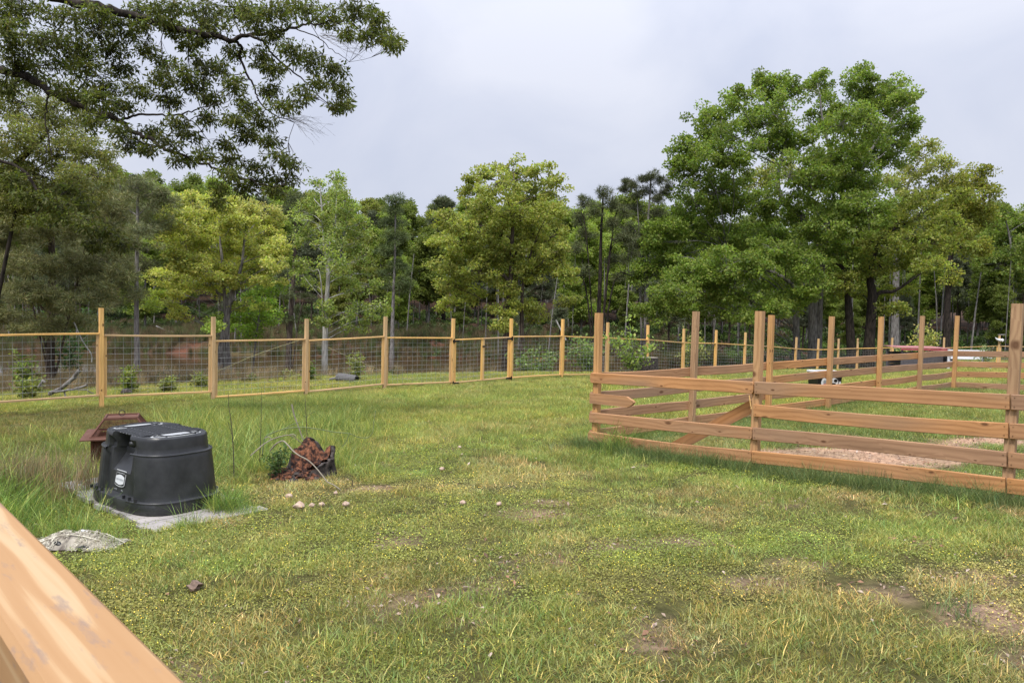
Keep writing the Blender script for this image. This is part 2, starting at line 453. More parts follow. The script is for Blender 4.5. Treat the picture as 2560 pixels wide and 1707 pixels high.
def tallmask(x, y):
    """strength of the unmown grass (0..1)"""
    x = np.asarray(x, float); y = np.asarray(y, float)
    a = smooth(7.0, 8.6, y + .25 * x) * smooth(.13, .26, -x / np.maximum(y, .1)) * (1 - smooth(.40, .50, -x / np.maximum(y, .1)) * smooth(9.5, 12, y))
    w = -.67 * (x - FX0) + .742 * (y - FY0)
    a = a * (1 - smooth(-.3, .3, w))
    a = a * (1 - (np.hypot((x + 2.35) / .62, (y - 7.95) / .36) < 1)) * (1 - ((y < 8.0) & (x > -3.0)))
    return np.clip(a, 0, 1)

w_ = -.67 * (GX - FX0) + .742 * (GY - FY0)
c_grass = np.array([.085, .085, .032]); c_dirt = np.array([.27, .195, .145]); c_litter = np.array([.060, .038, .026]); c_clay = np.array([.135, .062, .040])
dm = dirtmask(GX, GY)[..., None]
colg = c_grass * (1 - dm) + c_dirt * dm
corral = (smooth(.2, .7, dirtmask(GX, GY)) * (GY > 8.2) * (GX > 2.5))[..., None]
colg = colg * (1 - corral) + np.array([.42, .285, .20]) * corral
shore = smooth(6, 10, w_)[..., None]
colg = colg * (1 - shore) + np.array([.11, .075, .04]) * shore
farz = smooth(50, 54, GY)[..., None] * smooth(3, 8, w_)[..., None]
claym = (smooth(.38, .60, fbm(GX * .35, GY * .6, 55)) * (1 - smooth(61, 65, GY)))[..., None]
farc = c_litter * (1 - claym) + c_clay * claym
bankg = (smooth(.45, .62, fbm(GX * .5 + 9, GY * .5, 58)) * (1 - smooth(63, 70, GY)))[..., None]
farc = farc * (1 - bankg * .8) + np.array([.085, .080, .038]) * bankg * .8
colg = colg * (1 - farz) + farc * farz
V = np.stack([GX, GY, GZ], -1).reshape(-1, 3)
ny, nx = GX.shape
idx = np.arange(ny * nx).reshape(ny, nx)
F = np.stack([idx[:-1, :-1], idx[:-1, 1:], idx[1:, 1:], idx[1:, :-1]], -1).reshape(-1, 4)
mg, n, l, b, out = newmat('soil')
ga = n.new('ShaderNodeAttribute'); ga.attribute_name = 'tint'
gt = n.new('ShaderNodeTexCoord')
gn = n.new('ShaderNodeTexNoise'); gn.inputs['Scale'].default_value = 14; gn.inputs['Detail'].default_value = 8; gn.inputs['Roughness'].default_value = .7
l.new(gt.outputs['Object'], gn.inputs['Vector'])
gn2 = n.new('ShaderNodeTexNoise'); gn2.inputs['Scale'].default_value = 1.2; gn2.inputs['Detail'].default_value = 5; l.new(gt.outputs['Object'], gn2.inputs['Vector'])
gr = n.new('ShaderNodeValToRGB'); gr.color_ramp.elements[0].position = .3; gr.color_ramp.elements[0].color = (.45, .42, .42, 1)
gr.color_ramp.elements[1].position = .7; gr.color_ramp.elements[1].color = (1.5, 1.45, 1.35, 1); l.new(gn.outputs['Fac'], gr.inputs[0])
gm = n.new('ShaderNodeMix'); gm.data_type = 'RGBA'; gm.blend_type = 'MULTIPLY'; gm.inputs['Factor'].default_value = 1
l.new(ga.outputs['Color'], gm.inputs['A']); l.new(gr.outputs[0], gm.inputs['B'])
gm2 = n.new('ShaderNodeMix'); gm2.data_type = 'RGBA'; gm2.blend_type = 'MULTIPLY'; gm2.inputs['Factor'].default_value = .6
gr2 = n.new('ShaderNodeValToRGB'); gr2.color_ramp.elements[0].position = .35; gr2.color_ramp.elements[0].color = (.5, .55, .5, 1); gr2.color_ramp.elements[1].position = .65; gr2.color_ramp.elements[1].color = (1.3, 1.2, 1.2, 1)
l.new(gn2.outputs['Fac'], gr2.inputs[0]); l.new(gm.outputs['Result'], gm2.inputs['A']); l.new(gr2.outputs[0], gm2.inputs['B'])
l.new(gm2.outputs['Result'], b.inputs['Base Color']); setp(b, rough=.95, spec=.1)
gb = n.new('ShaderNodeBump'); gb.inputs['Strength'].default_value = .8; gb.inputs['Distance'].default_value = .03
l.new(gn.outputs['Fac'], gb.inputs['Height']); l.new(gb.outputs[0], b.inputs['Normal'])
ground = bpy.data.objects.new('ground', npmesh('ground', V, F, mg, colg.reshape(-1, 3), True))
link(ground); tag(ground, kind='structure')

# pond
mw, n, l, b, out = newmat('pond_water')
b.inputs['Base Color'].default_value = (.060, .036, .018, 1); setp(b, rough=.06, spec=.5)
t = n.new('ShaderNodeTexCoord'); z = n.new('ShaderNodeTexNoise'); z.inputs['Scale'].default_value = 2.5; z.inputs['Detail'].default_value = 3
l.new(t.outputs['Object'], z.inputs['Vector']); bp = n.new('ShaderNodeBump'); bp.inputs['Strength'].default_value = .12; bp.inputs['Distance'].default_value = .05
l.new(z.outputs['Fac'], bp.inputs['Height']); l.new(bp.outputs[0], b.inputs['Normal'])
WZ = 1.53 - 4.05
pw = []
for i in range(60):
    a = 2 * math.pi * i / 60
    pw.append((-28 + 60 * math.cos(a), 47.0 + 15.5 * math.sin(a) + .05 * 60 * math.cos(a), WZ))
water = bpy.data.objects.new('water', pymesh('water', pw, [tuple(range(60))], mw)); link(water); tag(water, kind='structure')

# ------------------------------------------------------------------ foliage engine
def leaves(cent, rad, n, L, W, tint, rng, flat=.7, droop=.15, outw=.7, mode='leaf', var=.22, up=.4):
    cent = np.asarray(cent, float); M = len(cent)
    C = np.repeat(cent, n, 0); R = np.repeat(np.broadcast_to(rad, (M,)), n)[:, None]
    T = np.repeat(np.asarray(tint, float).reshape(M, 3), n, 0)
    N = len(C)
    u = rng.normal(size=(N, 3)); u /= np.linalg.norm(u, axis=1)[:, None] + 1e-9
    r = rng.random((N, 1)) ** .45
    P = C + u * r * R * np.array([1, 1, flat])
    D = u * outw + rng.normal(size=(N, 3)) * .55; D[:, 2] -= droop
    D /= np.linalg.norm(D, axis=1)[:, None] + 1e-9
    NN = rng.normal(size=(N, 3)) * .8; NN[:, 2] += up * 1.6
    S = np.cross(D, NN); S /= np.linalg.norm(S, axis=1)[:, None] + 1e-9
    Nn = np.cross(S, D)
    l_ = L * (.65 + .7 * rng.random((N, 1))); w_ = W * (.7 + .6 * rng.random((N, 1)))
    if mode == 'needle':
        V = np.stack([P - S * w_, P + S * w_, P + D * l_], 1).reshape(-1, 3); F = np.arange(N * 3).reshape(-1, 3); k = 3
    else:
        mid = P + D * l_ * .5 - Nn * l_ * .10
        V = np.stack([P, mid + S * w_, P + D * l_, mid - S * w_], 1).reshape(-1, 3); F = np.arange(N * 4).reshape(-1, 4); k = 4
    br = 1 + var * rng.normal(size=(N, 1)); hue = 1 + np.concatenate([.10 * rng.normal(size=(N, 1)), np.zeros((N, 1)), .1 * rng.normal(size=(N, 1))], 1)
    T = np.clip(T * br * hue, .004, .6)
    return V, F, np.repeat(T, k, 0)

def tree_thing(name, label, cat, base, lobes, trunks, tint, leafp, rng, bark, group=None, clump=.45, dens=4.5, shell=.45, branch_r=.02, tvar=.16, mode='leaf', shape_noise=.25, thin=1, ymul=1.0, loc_extra=None):
    """lobes: [(centre, rx, ry, rz, tintmul)], trunks: [(pts, radii)] in world space"""
    base = Vector(base)
    root = empty(name, base, label, cat, group)
    paths = [(p, r) for p, r in trunks]
    tp = []
    for p, r in trunks:
        for i in range(len(p)): tp.append((Vector(p[i]), r[i] if hasattr(r, '__len__') else r))
    cents, tints, rads = [], [], []
    for (c, rx, ry, rz, tm) in lobes:
        c = Vector(c)
        best = min(tp, key=lambda q: (q[0] - c).length + max(0, (q[0].z - (c.z - .35 * (q[0] - c).length))) * 2.0)
        a, ar = best
        rr = min(ar * .6, .014 + .015 * max(rx, rz))
        midp = a.lerp(c, .5) + Vector((rng.normal() * .12, rng.normal() * .12, .10)) * max((c - a).length * .5, .1)
        lp = curve_pts([a, midp, c], 4)
        paths.append((lp, [rr * (1 - .6 * i / (len(lp) - 1)) for i in range(len(lp))]))
        k = max(6, int(dens * rx * rz / (clump ** 2)))
        u = rng.normal(size=(k, 3)); u /= np.linalg.norm(u, axis=1)[:, None]
        rr_ = (shell + (1 - shell) * rng.random((k, 1)) ** .6) * (1 + shape_noise * (rng.random((k, 1)) - .5) * 2)
        P = np.array(c)[None] + u * rr_ * np.array([rx, ry * ymul, rz])
        hubs = []
        nh = max(3, k // 12)
        for h in range(nh):
            hp = Vector(P[rng.integers(k)]).lerp(c, .45)
            hubs.append(hp)
            s = lp[rng.integers(max(1, len(lp) // 2), len(lp))]
            m_ = s.lerp(hp, .5) + Vector(rng.normal(size=3)) * .08 * (hp - s).length
            paths.append(([s, m_, hp], [rr * .38, rr * .3, rr * .2]))
        for i in range(0, k, thin):
            q = Vector(P[i]); hp = min(hubs, key=lambda x: (x - q).length_squared)
            m_ = hp.lerp(q, .5) + Vector(rng.normal(size=3)) * .06 * (hp - q).length
            paths.append(([hp, m_, q], [branch_r, branch_r * .7, branch_r * .35]))
        tt = np.array(tint) * np.array(tm)[None] * (1 + tvar * rng.normal(size=(k, 1)))
        cents.append(P); tints.append(np.clip(tt, .005, .5)); rads.append(np.full(k, clump) * (.7 + .6 * rng.random(k)))
    cents = np.concatenate(cents); tints = np.concatenate(tints); rads = np.concatenate(rads)
    V, F, Cc = leaves(cents, rads, int(leafp['n'] * 2.1), leafp['L'] * .84, leafp['W'] * 1.0, np.clip(tints * 1.5, .005, .6), rng, flat=leafp.get('flat', .65), droop=leafp.get('droop', .15), mode=mode, outw=leafp.get('outw', .7), var=leafp.get('var', .22), up=leafp.get('up', .4))
    V = V - np.array(base)[None]
    cr = bpy.data.objects.new('crown', npmesh('crown', V, F, M_NEEDLE if mode == 'needle' else M_LEAF, Cc)); cr.parent = root; COL.objects.link(cr)
    Vt, Ft = tube_arrays(paths[:len(trunks)], 10)
    Vb, Fb = tube_arrays(paths[len(trunks):], 4)
    tr = bpy.data.objects.new('trunk', npmesh('trunk', np.array([tuple(v - base) for v in Vt]), np.array(Ft), bark, smooth_=True)); tr.parent = root; COL.objects.link(tr)
    if Vb:
        bo = bpy.data.objects.new('branches', npmesh('branches', np.array([tuple(v - base) for v in Vb]), np.array(Fb), bark, smooth_=True)); bo.parent = root; COL.objects.link(bo)
        bo['kind'] = 'stuff'
    return root

# crop frames of the photograph used while measuring: (origin x, origin y, scale)
C1 = (0, 0, 2.119); C2 = (1000, 350, 2.4125); C3 = (1500, 100, 2.219); C9 = (340, 480, 3.136); PX = (0, 0, 1.0)
def cp(fr, x, y): return fr[0] + x / fr[2], fr[1] + y / fr[2]
def hero(name, label, cat, fr, d, lobes, trunks, tint, leafp, bark, seed, djit=1.5, depth=.9, grow=1.0, **kw):
    rng = np.random.default_rng(seed); random.seed(seed)
    LB = []
    for lb in lobes:
        x, y, rx, ry = lb[:4]; rx *= grow; ry *= grow; tm = lb[4] if len(lb) > 4 else 1.0
        dd = (lb[5] if len(lb) > 5 else d + rng.normal() * djit)
        px, py = cp(fr, x, y); c = at(px, py, dd); m = dd / (FPX * fr[2])
        LB.append((c, rx * m, rx * m * depth, ry * m, tm if hasattr(tm, '__len__') else (tm, tm, tm)))
    TR = []
    for pts, r0, r1 in trunks:
        P = [at(*cp(fr, x, y), d) for x, y in pts]
        P[0].z = g1(P[0].x, P[0].y) - .15 if pts[0][1] is not None else P[0].z
        P = curve_pts(P, 5); n_ = len(P)
        R = [r0 + (r1 - r0) * (i / (n_ - 1)) for i in range(n_)]; R[0] = r0 * 1.35; R[1] = r0 * 1.1
        TR.append((P, R))
    return tree_thing(name, label, cat, TR[0][0][0], LB, TR, tint, leafp, rng, bark, **kw)

# ---- the large trees one can tell apart
LP = dict(n=34, L=.17, W=.055)
hero('broadleaf_tree', 'tallest tree, broad deep green crown with sky gaps, behind the wire fence', 'tree', C3, 48,
     [(640, 470, 130, 105), (760, 330, 90, 70), (930, 260, 100, 95), (1060, 280, 60, 80), (900, 420, 150, 110), (1000, 560, 170, 110), (1210, 250, 80, 80), (1270, 420, 110, 100), (1460, 250, 130, 80), (1560, 340, 150, 110),
      (1690, 330, 90, 70), (1700, 470, 90, 60), (1420, 480, 160, 110), (500, 620, 110, 100), (460, 700, 80, 70), (720, 620, 170, 110), (1350, 640, 170, 100), (1570, 600, 160, 110), (640, 800, 180, 110), (1150, 760, 170, 120), (1400, 800, 190, 120),
      (560, 930, 200, 90), (850, 900, 190, 90), (1180, 960, 220, 120), (1450, 950, 170, 110), (380, 1030, 150, 90, 1.12), (620, 1080, 200, 100, 1.1), (920, 1100, 170, 90), (1250, 1130, 130, 80, 1.1),
      (400, 1220, 150, 110, 1.15), (660, 1230, 190, 90, 1.1), (420, 1390, 170, 90), (720, 1370, 190, 100), (1010, 1350, 120, 70, 1.15), (1090, 1440, 110, 70, 1.25), (900, 1480, 120, 60, 1.15), (620, 1490, 180, 60), (330, 1500, 120, 60),
      (1180, 1240, 110, 60, 1.1, 44), (1080, 1200, 120, 70, 1.0, 45), (1240, 1040, 150, 80, 1.0, 45), (1330, 1200, 110, 60, 1.0, 46), (960, 1150, 130, 60, 1.0, 45), (1160, 1370, 80, 50, 1.2, 44), (1000, 1490, 110, 50, 1.15, 44), (800, 1530, 110, 40, 1.1, 44), (520, 1310, 150, 70, 1.1, 45), (240, 1300, 90, 70, 1.1), (880, 1260, 110, 50, 1.05, 44), (300, 1120, 80, 60, 1.1)],
     [([(1190, 1640), (1185, 1450), (1230, 1180), (1150, 1020), (1010, 880), (990, 740), (1040, 500), (1000, 300)], .31, .05),
      ([(1100, 1640), (1085, 1500), (1060, 1350), (850, 1240), (700, 1150)], .24, .05),
      ([(1215, 1640), (1240, 1180), (1340, 900), (1300, 700), (1240, 480), (1220, 300)], .2, .04),
      ([(1215, 1640), (1240, 1180), (1400, 800), (1600, 460), (1720, 340)], .18, .03)],
     (.122, .166, .036), dict(n=44, L=.19, W=.06, flat=.6), M_BARKG, 101, djit=2.4, dens=4.6, clump=.46, shape_noise=.34, shell=.3, grow=1.05)
hero('oak_tree', 'wide olive oak with dark forked trunks just right of the tallest tree', 'tree', C3, 46,
     [(1600, 1000, 150, 80), (1750, 960, 150, 80), (1900, 1020, 130, 70, 1.15), (1550, 1130, 150, 70), (1750, 1120, 170, 70), (1950, 1140, 120, 50, 1.1), (1500, 1260, 150, 60), (1700, 1230, 170, 60, 1.2), (1850, 1250, 90, 50, 1.25),
      (1430, 1390, 130, 50), (1620, 1380, 140, 50, 1.1), (1600, 1480, 110, 40), (1350, 1330, 100, 60), (1820, 880, 110, 60), (1980, 860, 80, 50)],
     [([(1490, 1660), (1510, 1430), (1500, 1320), (1560, 1100), (1760, 990)], .34, .06),
      ([(1410, 1660), (1380, 1500), (1360, 1290), (1300, 1230)], .3, .07), ([(1500, 1640), (1520, 1440), (1640, 1390), (1800, 1280)], .2, .05)],
     (.135, .155, .034), dict(n=32, L=.18, W=.06, flat=.45), M_BARKD, 102, djit=1.5, dens=4.2, clump=.45)
hero('hickory_tree', 'pale olive tree showing over the right shoulder of the tallest tree', 'tree', C3, 62,
     [(1800, 610, 90, 60), (1880, 690, 80, 60), (1760, 720, 110, 60), (1650, 800, 90, 60), (1860, 800, 80, 50), (1240, 690, 120, 70), (1000, 730, 120, 60), (860, 790, 120, 60), (1720, 880, 110, 60)],
     [([(1640, 1600), (1650, 1100), (1680, 900), (1740, 720)], .3, .06)],
     (.17, .185, .055), dict(n=26, L=.24, W=.075), M_BARKG, 103, djit=1, dens=4, clump=.5)
hero('oak_tree', 'olive green tree with domed top near the right end of the wood', 'tree', C3, 60,
     [(2060, 740, 80, 50), (2130, 790, 70, 70), (1990, 800, 90, 70), (2060, 870, 130, 80), (1960, 930, 110, 70), (2130, 930, 70, 60), (2050, 1000, 120, 60, .8), (2080, 1150, 70, 80, 1.25), (2000, 1080, 100, 70, .9), (1970, 1310, 60, 40, 1.3)],
     [([(1925, 1640), (1935, 1300), (1970, 1100), (2050, 850)], .28, .06)],
     (.145, .155, .034), dict(n=30, L=.23, W=.07), M_BARKD, 104, djit=1, dens=4.5, clump=.55)
hero('sweetgum_tree', 'bright green tree at the right edge of the wood', 'tree', C3, 66,
     [(2220, 960, 80, 60), (2290, 1060, 90, 90), (2200, 1100, 90, 90, .9), (2330, 1180, 90, 100), (2200, 1240, 100, 80, .85), (2300, 1330, 100, 80, .9), (2180, 1350, 80, 60, .7), (2380, 1000, 70, 80), (2420, 1250, 90, 150)],
     [([(2270, 1640), (2275, 1380), (2280, 1150), (2240, 950)], .16, .05)],
     (.120, .160, .038), dict(n=34, L=.25, W=.08), M_BARKG, 105, djit=1.5, dens=5, clump=.6)
hero('maple_tree', 'yellow olive maple with rounded top and long low limbs beyond the wire gate', 'tree', C2, 38,
     [(680, 165, 110, 60, 1.05), (860, 200, 90, 60), (480, 215, 80, 60), (930, 300, 80, 60), (430, 310, 60, 60), (620, 300, 120, 70), (800, 330, 120, 80), (520, 410, 120, 70), (720, 450, 140, 80), (900, 440, 110, 70),
      (330, 490, 110, 60), (480, 540, 130, 80), (650, 580, 150, 80), (850, 580, 130, 80), (260, 590, 80, 50, 1.15), (370, 640, 120, 70, 1.1), (560, 690, 150, 70), (780, 700, 150, 70), (960, 690, 100, 60), (290, 730, 90, 60, 1.1),
      (440, 790, 130, 60), (620, 810, 140, 60), (800, 800, 110, 50), (310, 880, 90, 50), (420, 930, 90, 50, 1.1), (300, 990, 70, 35, 1.1), (620, 900, 90, 50), (640, 1020, 110, 40, 1.15), (780, 1000, 90, 60, .9), (830, 1060, 60, 50, .9),
      (610, 1110, 60, 45, 1.0), (1010, 800, 70, 50), (1000, 960, 70, 40, .9)],
     [([(635, 1420), (640, 1250), (650, 1100), (670, 800), (680, 500), (690, 250)], .25, .05),
      ([(745, 1420), (735, 1200), (735, 1020), (745, 850), (800, 650)], .15, .05),
      ([(655, 1250), (660, 900), (560, 800), (440, 680), (360, 560)], .12, .04)],
     (.185, .205, .052), dict(n=38, L=.15, W=.05, flat=.5, droop=.3), M_BARK, 106, djit=1.6, grow=1.1, dens=4.3, clump=.36)
hero('yellow_green_tree', 'bright yellow green round crowned tree on the near shore left of the pale birch', 'tree', C9, 35,
     [(480, 110, 150, 80), (640, 90, 130, 70), (800, 130, 150, 80, (.95, .9, 1.2)), (980, 190, 140, 80, (.95, .9, 1.2)), (330, 230, 140, 90), (560, 260, 160, 100), (800, 270, 150, 90), (1050, 300, 110, 90), (240, 370, 90, 90), (420, 400, 150, 100),
      (650, 430, 170, 100), (880, 440, 150, 90), (1090, 440, 110, 80), (300, 530, 110, 80), (500, 580, 140, 80), (740, 590, 160, 80), (960, 590, 120, 60), (1090, 560, 90, 50), (210, 670, 90, 70, 1.1), (350, 690, 100, 60), (560, 720, 120, 60), (780, 690, 120, 50),
      (180, 820, 90, 40, (.95, 1.05, .9)), (90, 880, 60, 40, (.9, 1.05, .9)), (280, 900, 90, 40), (330, 960, 60, 40), (380, 800, 100, 40), (620, 800, 80, 40), (640, 990, 60, 60, (.8, 1, .9)), (600, 1060, 50, 50, (.8, 1, .9)), (880, 880, 110, 40, (.9, 1, .9)), (1050, 690, 90, 40)],
     [([(655, 1520), (670, 1250), (710, 1000), (750, 820), (790, 700), (830, 560), (850, 350)], .19, .04),
      ([(700, 1080), (720, 900), (640, 790), (570, 690), (500, 500), (450, 300)], .10, .03),
      ([(750, 820), (680, 600), (660, 400), (650, 200)], .09, .03)],
     (.265, .280, .080), dict(n=44, L=.12, W=.045, flat=.55), M_BARKG, 107, djit=1.4, grow=1.16, dens=4.6, clump=.32)
hero('young_maple', 'small fresh green tree tucked under the yellow green tree', 'tree', C9, 39,
     [(1000, 740, 110, 70), (930, 860, 130, 80), (1060, 900, 100, 70), (850, 960, 110, 60), (980, 1010, 130, 60), (820, 1070, 90, 60), (1080, 760, 80, 60), (900, 1110, 90, 50)],
     [([(900, 1480), (930, 1250), (960, 1000), (990, 800)], .06, .02)],
     (.125, .190, .030), dict(n=34, L=.14, W=.05), M_BARKG, 108, djit=1, dens=4.3, clump=.36)
hero('birch_tree', 'slender tree with pale grey trunk and two pointed leaf spires', 'tree', C9, 36,
     [(1420, -60, 50, 60), (1400, 30, 70, 60), (1570, -90, 40, 60), (1570, 0, 60, 60), (1480, 90, 110, 60), (1300, 150, 90, 60), (1640, 130, 110, 90), (1400, 240, 130, 80), (1600, 260, 130, 80), (1760, 240, 80, 80), (1320, 380, 90, 60),
      (1500, 400, 130, 80), (1720, 400, 120, 80), (1300, 560, 60, 40), (1600, 530, 140, 70), (1790, 520, 90, 60), (1300, 640, 90, 50), (1700, 650, 130, 60), (1500, 650, 90, 60), (1370, 720, 90, 40), (1850, 720, 110, 35), (1700, 780, 110, 50),
      (1900, 900, 80, 35), (1780, 880, 120, 45), (1480, 900, 90, 50), (1620, 940, 110, 50), (1840, 980, 100, 40), (1700, 1050, 150, 35), (1450, 1010, 70, 40)],
     [([(1482, 1480), (1480, 1250), (1488, 950), (1505, 700), (1500, 560), (1470, 340), (1455, 120), (1440, -60)], .15, .02),
      ([(1500, 700), (1510, 560), (1550, 380), (1570, 100), (1572, -80)], .06, .02), ([(1490, 850), (1450, 700), (1380, 620)], .04, .015)],
     (.165, .205, .062), dict(n=24, L=.13, W=.05, flat=.6), M_BARKW, 109, djit=1.2, grow=1.05, dens=3.3, clump=.33)

# ---- pines
PN = dict(n=70, L=.26, W=.014, flat=.55, outw=1.2, var=.25, up=.2, droop=-.15)
hero('pine_tree', 'open topped dark pine with bare side limbs right of the maple', 'tree', C2, 44,
     [(1225, 320, 45, 45), (1110, 370, 60, 45), (1300, 380, 60, 50), (1180, 420, 70, 40), (1080, 470, 70, 40), (1290, 500, 60, 50), (1350, 430, 40, 50), (1120, 570, 60, 40), (1330, 600, 80, 50), (1060, 650, 60, 40), (1380, 700, 60, 40), (1280, 720, 60, 40), (1330, 820, 60, 30), (1100, 800, 60, 40)],
     [([(1180, 1500), (1190, 1200), (1205, 900), (1212, 600), (1225, 330)], .19, .05), ([(1195, 950), (1120, 890), (1030, 820)], .06, .03), ([(1200, 900), (1290, 860), (1400, 815)], .06, .03),
      ([(1210, 620), (1120, 540), (1050, 440)], .05, .02), ([(1212, 580), (1290, 510), (1360, 420)], .05, .02), ([(1205, 760), (1260, 700), (1300, 600)], .05, .02)],
     (.050, .062, .030), PN, M_BARKD, 120, djit=.8, mode='needle', dens=3.0, clump=.33, shell=.2)
hero('pine_tree', 'tall pine with separate dark tufts against the sky left of the tallest tree', 'tree', C2, 50,
     [(1510, 215, 40, 26), (1460, 235, 32, 24), (1560, 240, 36, 26), (1620, 280, 30, 24), (1600, 330, 36, 24), (1500, 300, 50, 26), (1370, 250, 22, 22), (1400, 275, 30, 22), (1345, 300, 24, 20), (1440, 330, 45, 26), (1540, 360, 60, 28), (1420, 420, 50, 30), (1560, 440, 60, 30), (1400, 540, 70, 40), (1500, 520, 60, 40), (1430, 620, 70, 40)],
     [([(1480, 1450), (1485, 1000), (1490, 700), (1500, 450), (1515, 230)], .17, .04), ([(1490, 660), (1430, 600), (1350, 590), (1270, 600)], .06, .02), ([(1500, 420), (1430, 340), (1370, 270)], .05, .02)],
     (.045, .055, .030), PN, M_BARKG, 121, djit=.6, mode='needle', dens=2.6, clump=.28, shell=.2)
hero('pine_tree', 'dark pine top poking up left of the maple crown', 'tree', C2, 76,
     [(260, 360, 45, 25), (220, 380, 30, 20), (300, 390, 30, 20), (260, 420, 70, 35), (230, 480, 80, 40), (300, 500, 90, 40), (250, 560, 90, 40)],
     [([(260, 1250), (262, 800), (262, 360)], .2, .05)], (.042, .055, .030), dict(PN, L=.34, W=.02), M_BARKD, 122, djit=.6, mode='needle', dens=3, clump=.42, shell=.2)
hero('pine_tree', 'dark conical pine between the birch and the maple', 'tree', C9, 58,
     [(2030, 70, 50, 40), (2030, 150, 80, 50), (2020, 250, 110, 50), (2030, 360, 120, 60), (2010, 470, 120, 60), (2040, 580, 110, 50), (2090, 700, 70, 40), (1960, 640, 70, 50), (2030, 760, 90, 40)],
     [([(2005, 1320), (2015, 900), (2030, 500), (2035, 80)], .17, .04)], (.052, .075, .030), dict(PN, n=90, L=.3, W=.018), M_BARKG, 123, djit=.6, mode='needle', dens=3.6, clump=.42, shell=.15)
hero('pine_tree', 'brown trunked pine standing between the yellow green tree and the birch', 'tree', C9, 47,
     [(1250, 60, 90, 60), (1220, 150, 80, 60), (1270, 240, 80, 60), (1200, 400, 60, 50), (1160, 650, 80, 50), (1300, 680, 60, 40), (1150, 800, 80, 40), (1330, 820, 70, 30), (1150, 1000, 110, 30), (1290, 930, 80, 30)],
     [([(1190, 1420), (1205, 1100), (1225, 800), (1245, 450), (1250, 60)], .21, .05), ([(1215, 920), (1300, 890), (1400, 840)], .04, .02), ([(1225, 880), (1150, 820), (1080, 800)], .04, .02)],
     (.048, .062, .030), PN, M_BARK, 124, djit=.6, mode='needle', dens=3, clump=.36, shell=.2)
hero('pine_tree', 'big bushy pine at the left with dark trunk behind the first wire bay', 'tree', PX, 24.5,
     [(60, 505, 90, 40), (180, 500, 90, 40), (280, 530, 60, 50), (40, 570, 90, 40), (150, 575, 90, 40), (260, 600, 80, 40), (20, 650, 80, 35), (110, 660, 90, 40), (210, 670, 90, 40), (300, 680, 50, 40), (50, 730, 80, 35), (150, 745, 90, 35), (250, 740, 70, 35), (40, 800, 70, 30), (120, 815, 80, 25), (190, 800, 50, 25), (-40, 600, 80, 100), (-60, 740, 80, 80)],
     [([(127, 945), (126, 850), (130, 700), (128, 560), (125, 470)], .15, .07), ([(130, 760), (180, 775), (230, 768)], .03, .015), ([(128, 700), (60, 690), (0, 685)], .03, .015), ([(128, 650), (220, 640), (330, 625)], .03, .015), ([(130, 590), (60, 600), (0, 606)], .03, .012), ([(128, 560), (240, 520), (300, 500)], .03, .012)],
     (.120, .130, .066), dict(n=95, L=.17, W=.009, flat=.55, outw=1.2, var=.28, up=.2, droop=-.1), M_BARK, 125, djit=1.0, mode='needle', dens=3.4, clump=.23, shell=.15, branch_r=.008)
hero('pine_tree', 'second pine close behind the big bushy pine, slimmer trunk', 'tree', PX, 31,
     [(330, 470, 60, 40), (390, 500, 50, 40), (300, 530, 60, 40), (380, 560, 60, 40), (330, 600, 70, 40), (270, 640, 60, 40), (350, 660, 60, 30), (290, 700, 60, 30), (330, 740, 50, 25), (240, 480, 60, 40), (200, 620, 60, 60)],
     [([(343, 900), (341, 780), (342, 640), (345, 470)], .12, .05)], (.095, .11, .06), dict(n=80, L=.2, W=.010, flat=.55, outw=1.2, var=.28, up=.2, droop=-.1), M_BARKG, 126, djit=1.0, mode='needle', dens=3.2, clump=.28, shell=.15, branch_r=.01)

# ---- near oaks reaching in from the left
hero('oak_tree', 'olive green oak at the left edge, filling the gap below the overhanging limbs', 'tree', PX, 21,
     [(60, 260, 90, 50), (150, 290, 80, 50), (30, 340, 80, 60, 1.2), (130, 370, 100, 50), (230, 370, 60, 50), (260, 430, 40, 40), (30, 430, 70, 60, 1.35), (120, 450, 90, 40), (210, 440, 60, 35), (60, 520, 60, 50, 1.1), (190, 490, 60, 25), (10, 480, 60, 70, 1.4)],
     [([(-210, 1010), (-190, 800), (-120, 600), (-30, 480), (70, 380), (120, 330)], .24, .05), ([(-60, 520), (60, 440), (90, 470), (110, 540)], .06, .02)],
     (.112, .120, .038), dict(n=34, L=.085, W=.021, flat=.6, droop=.5), M_BARKD, 130, djit=1.0, dens=5.2, clump=.24, branch_r=.008, ymul=1.0)

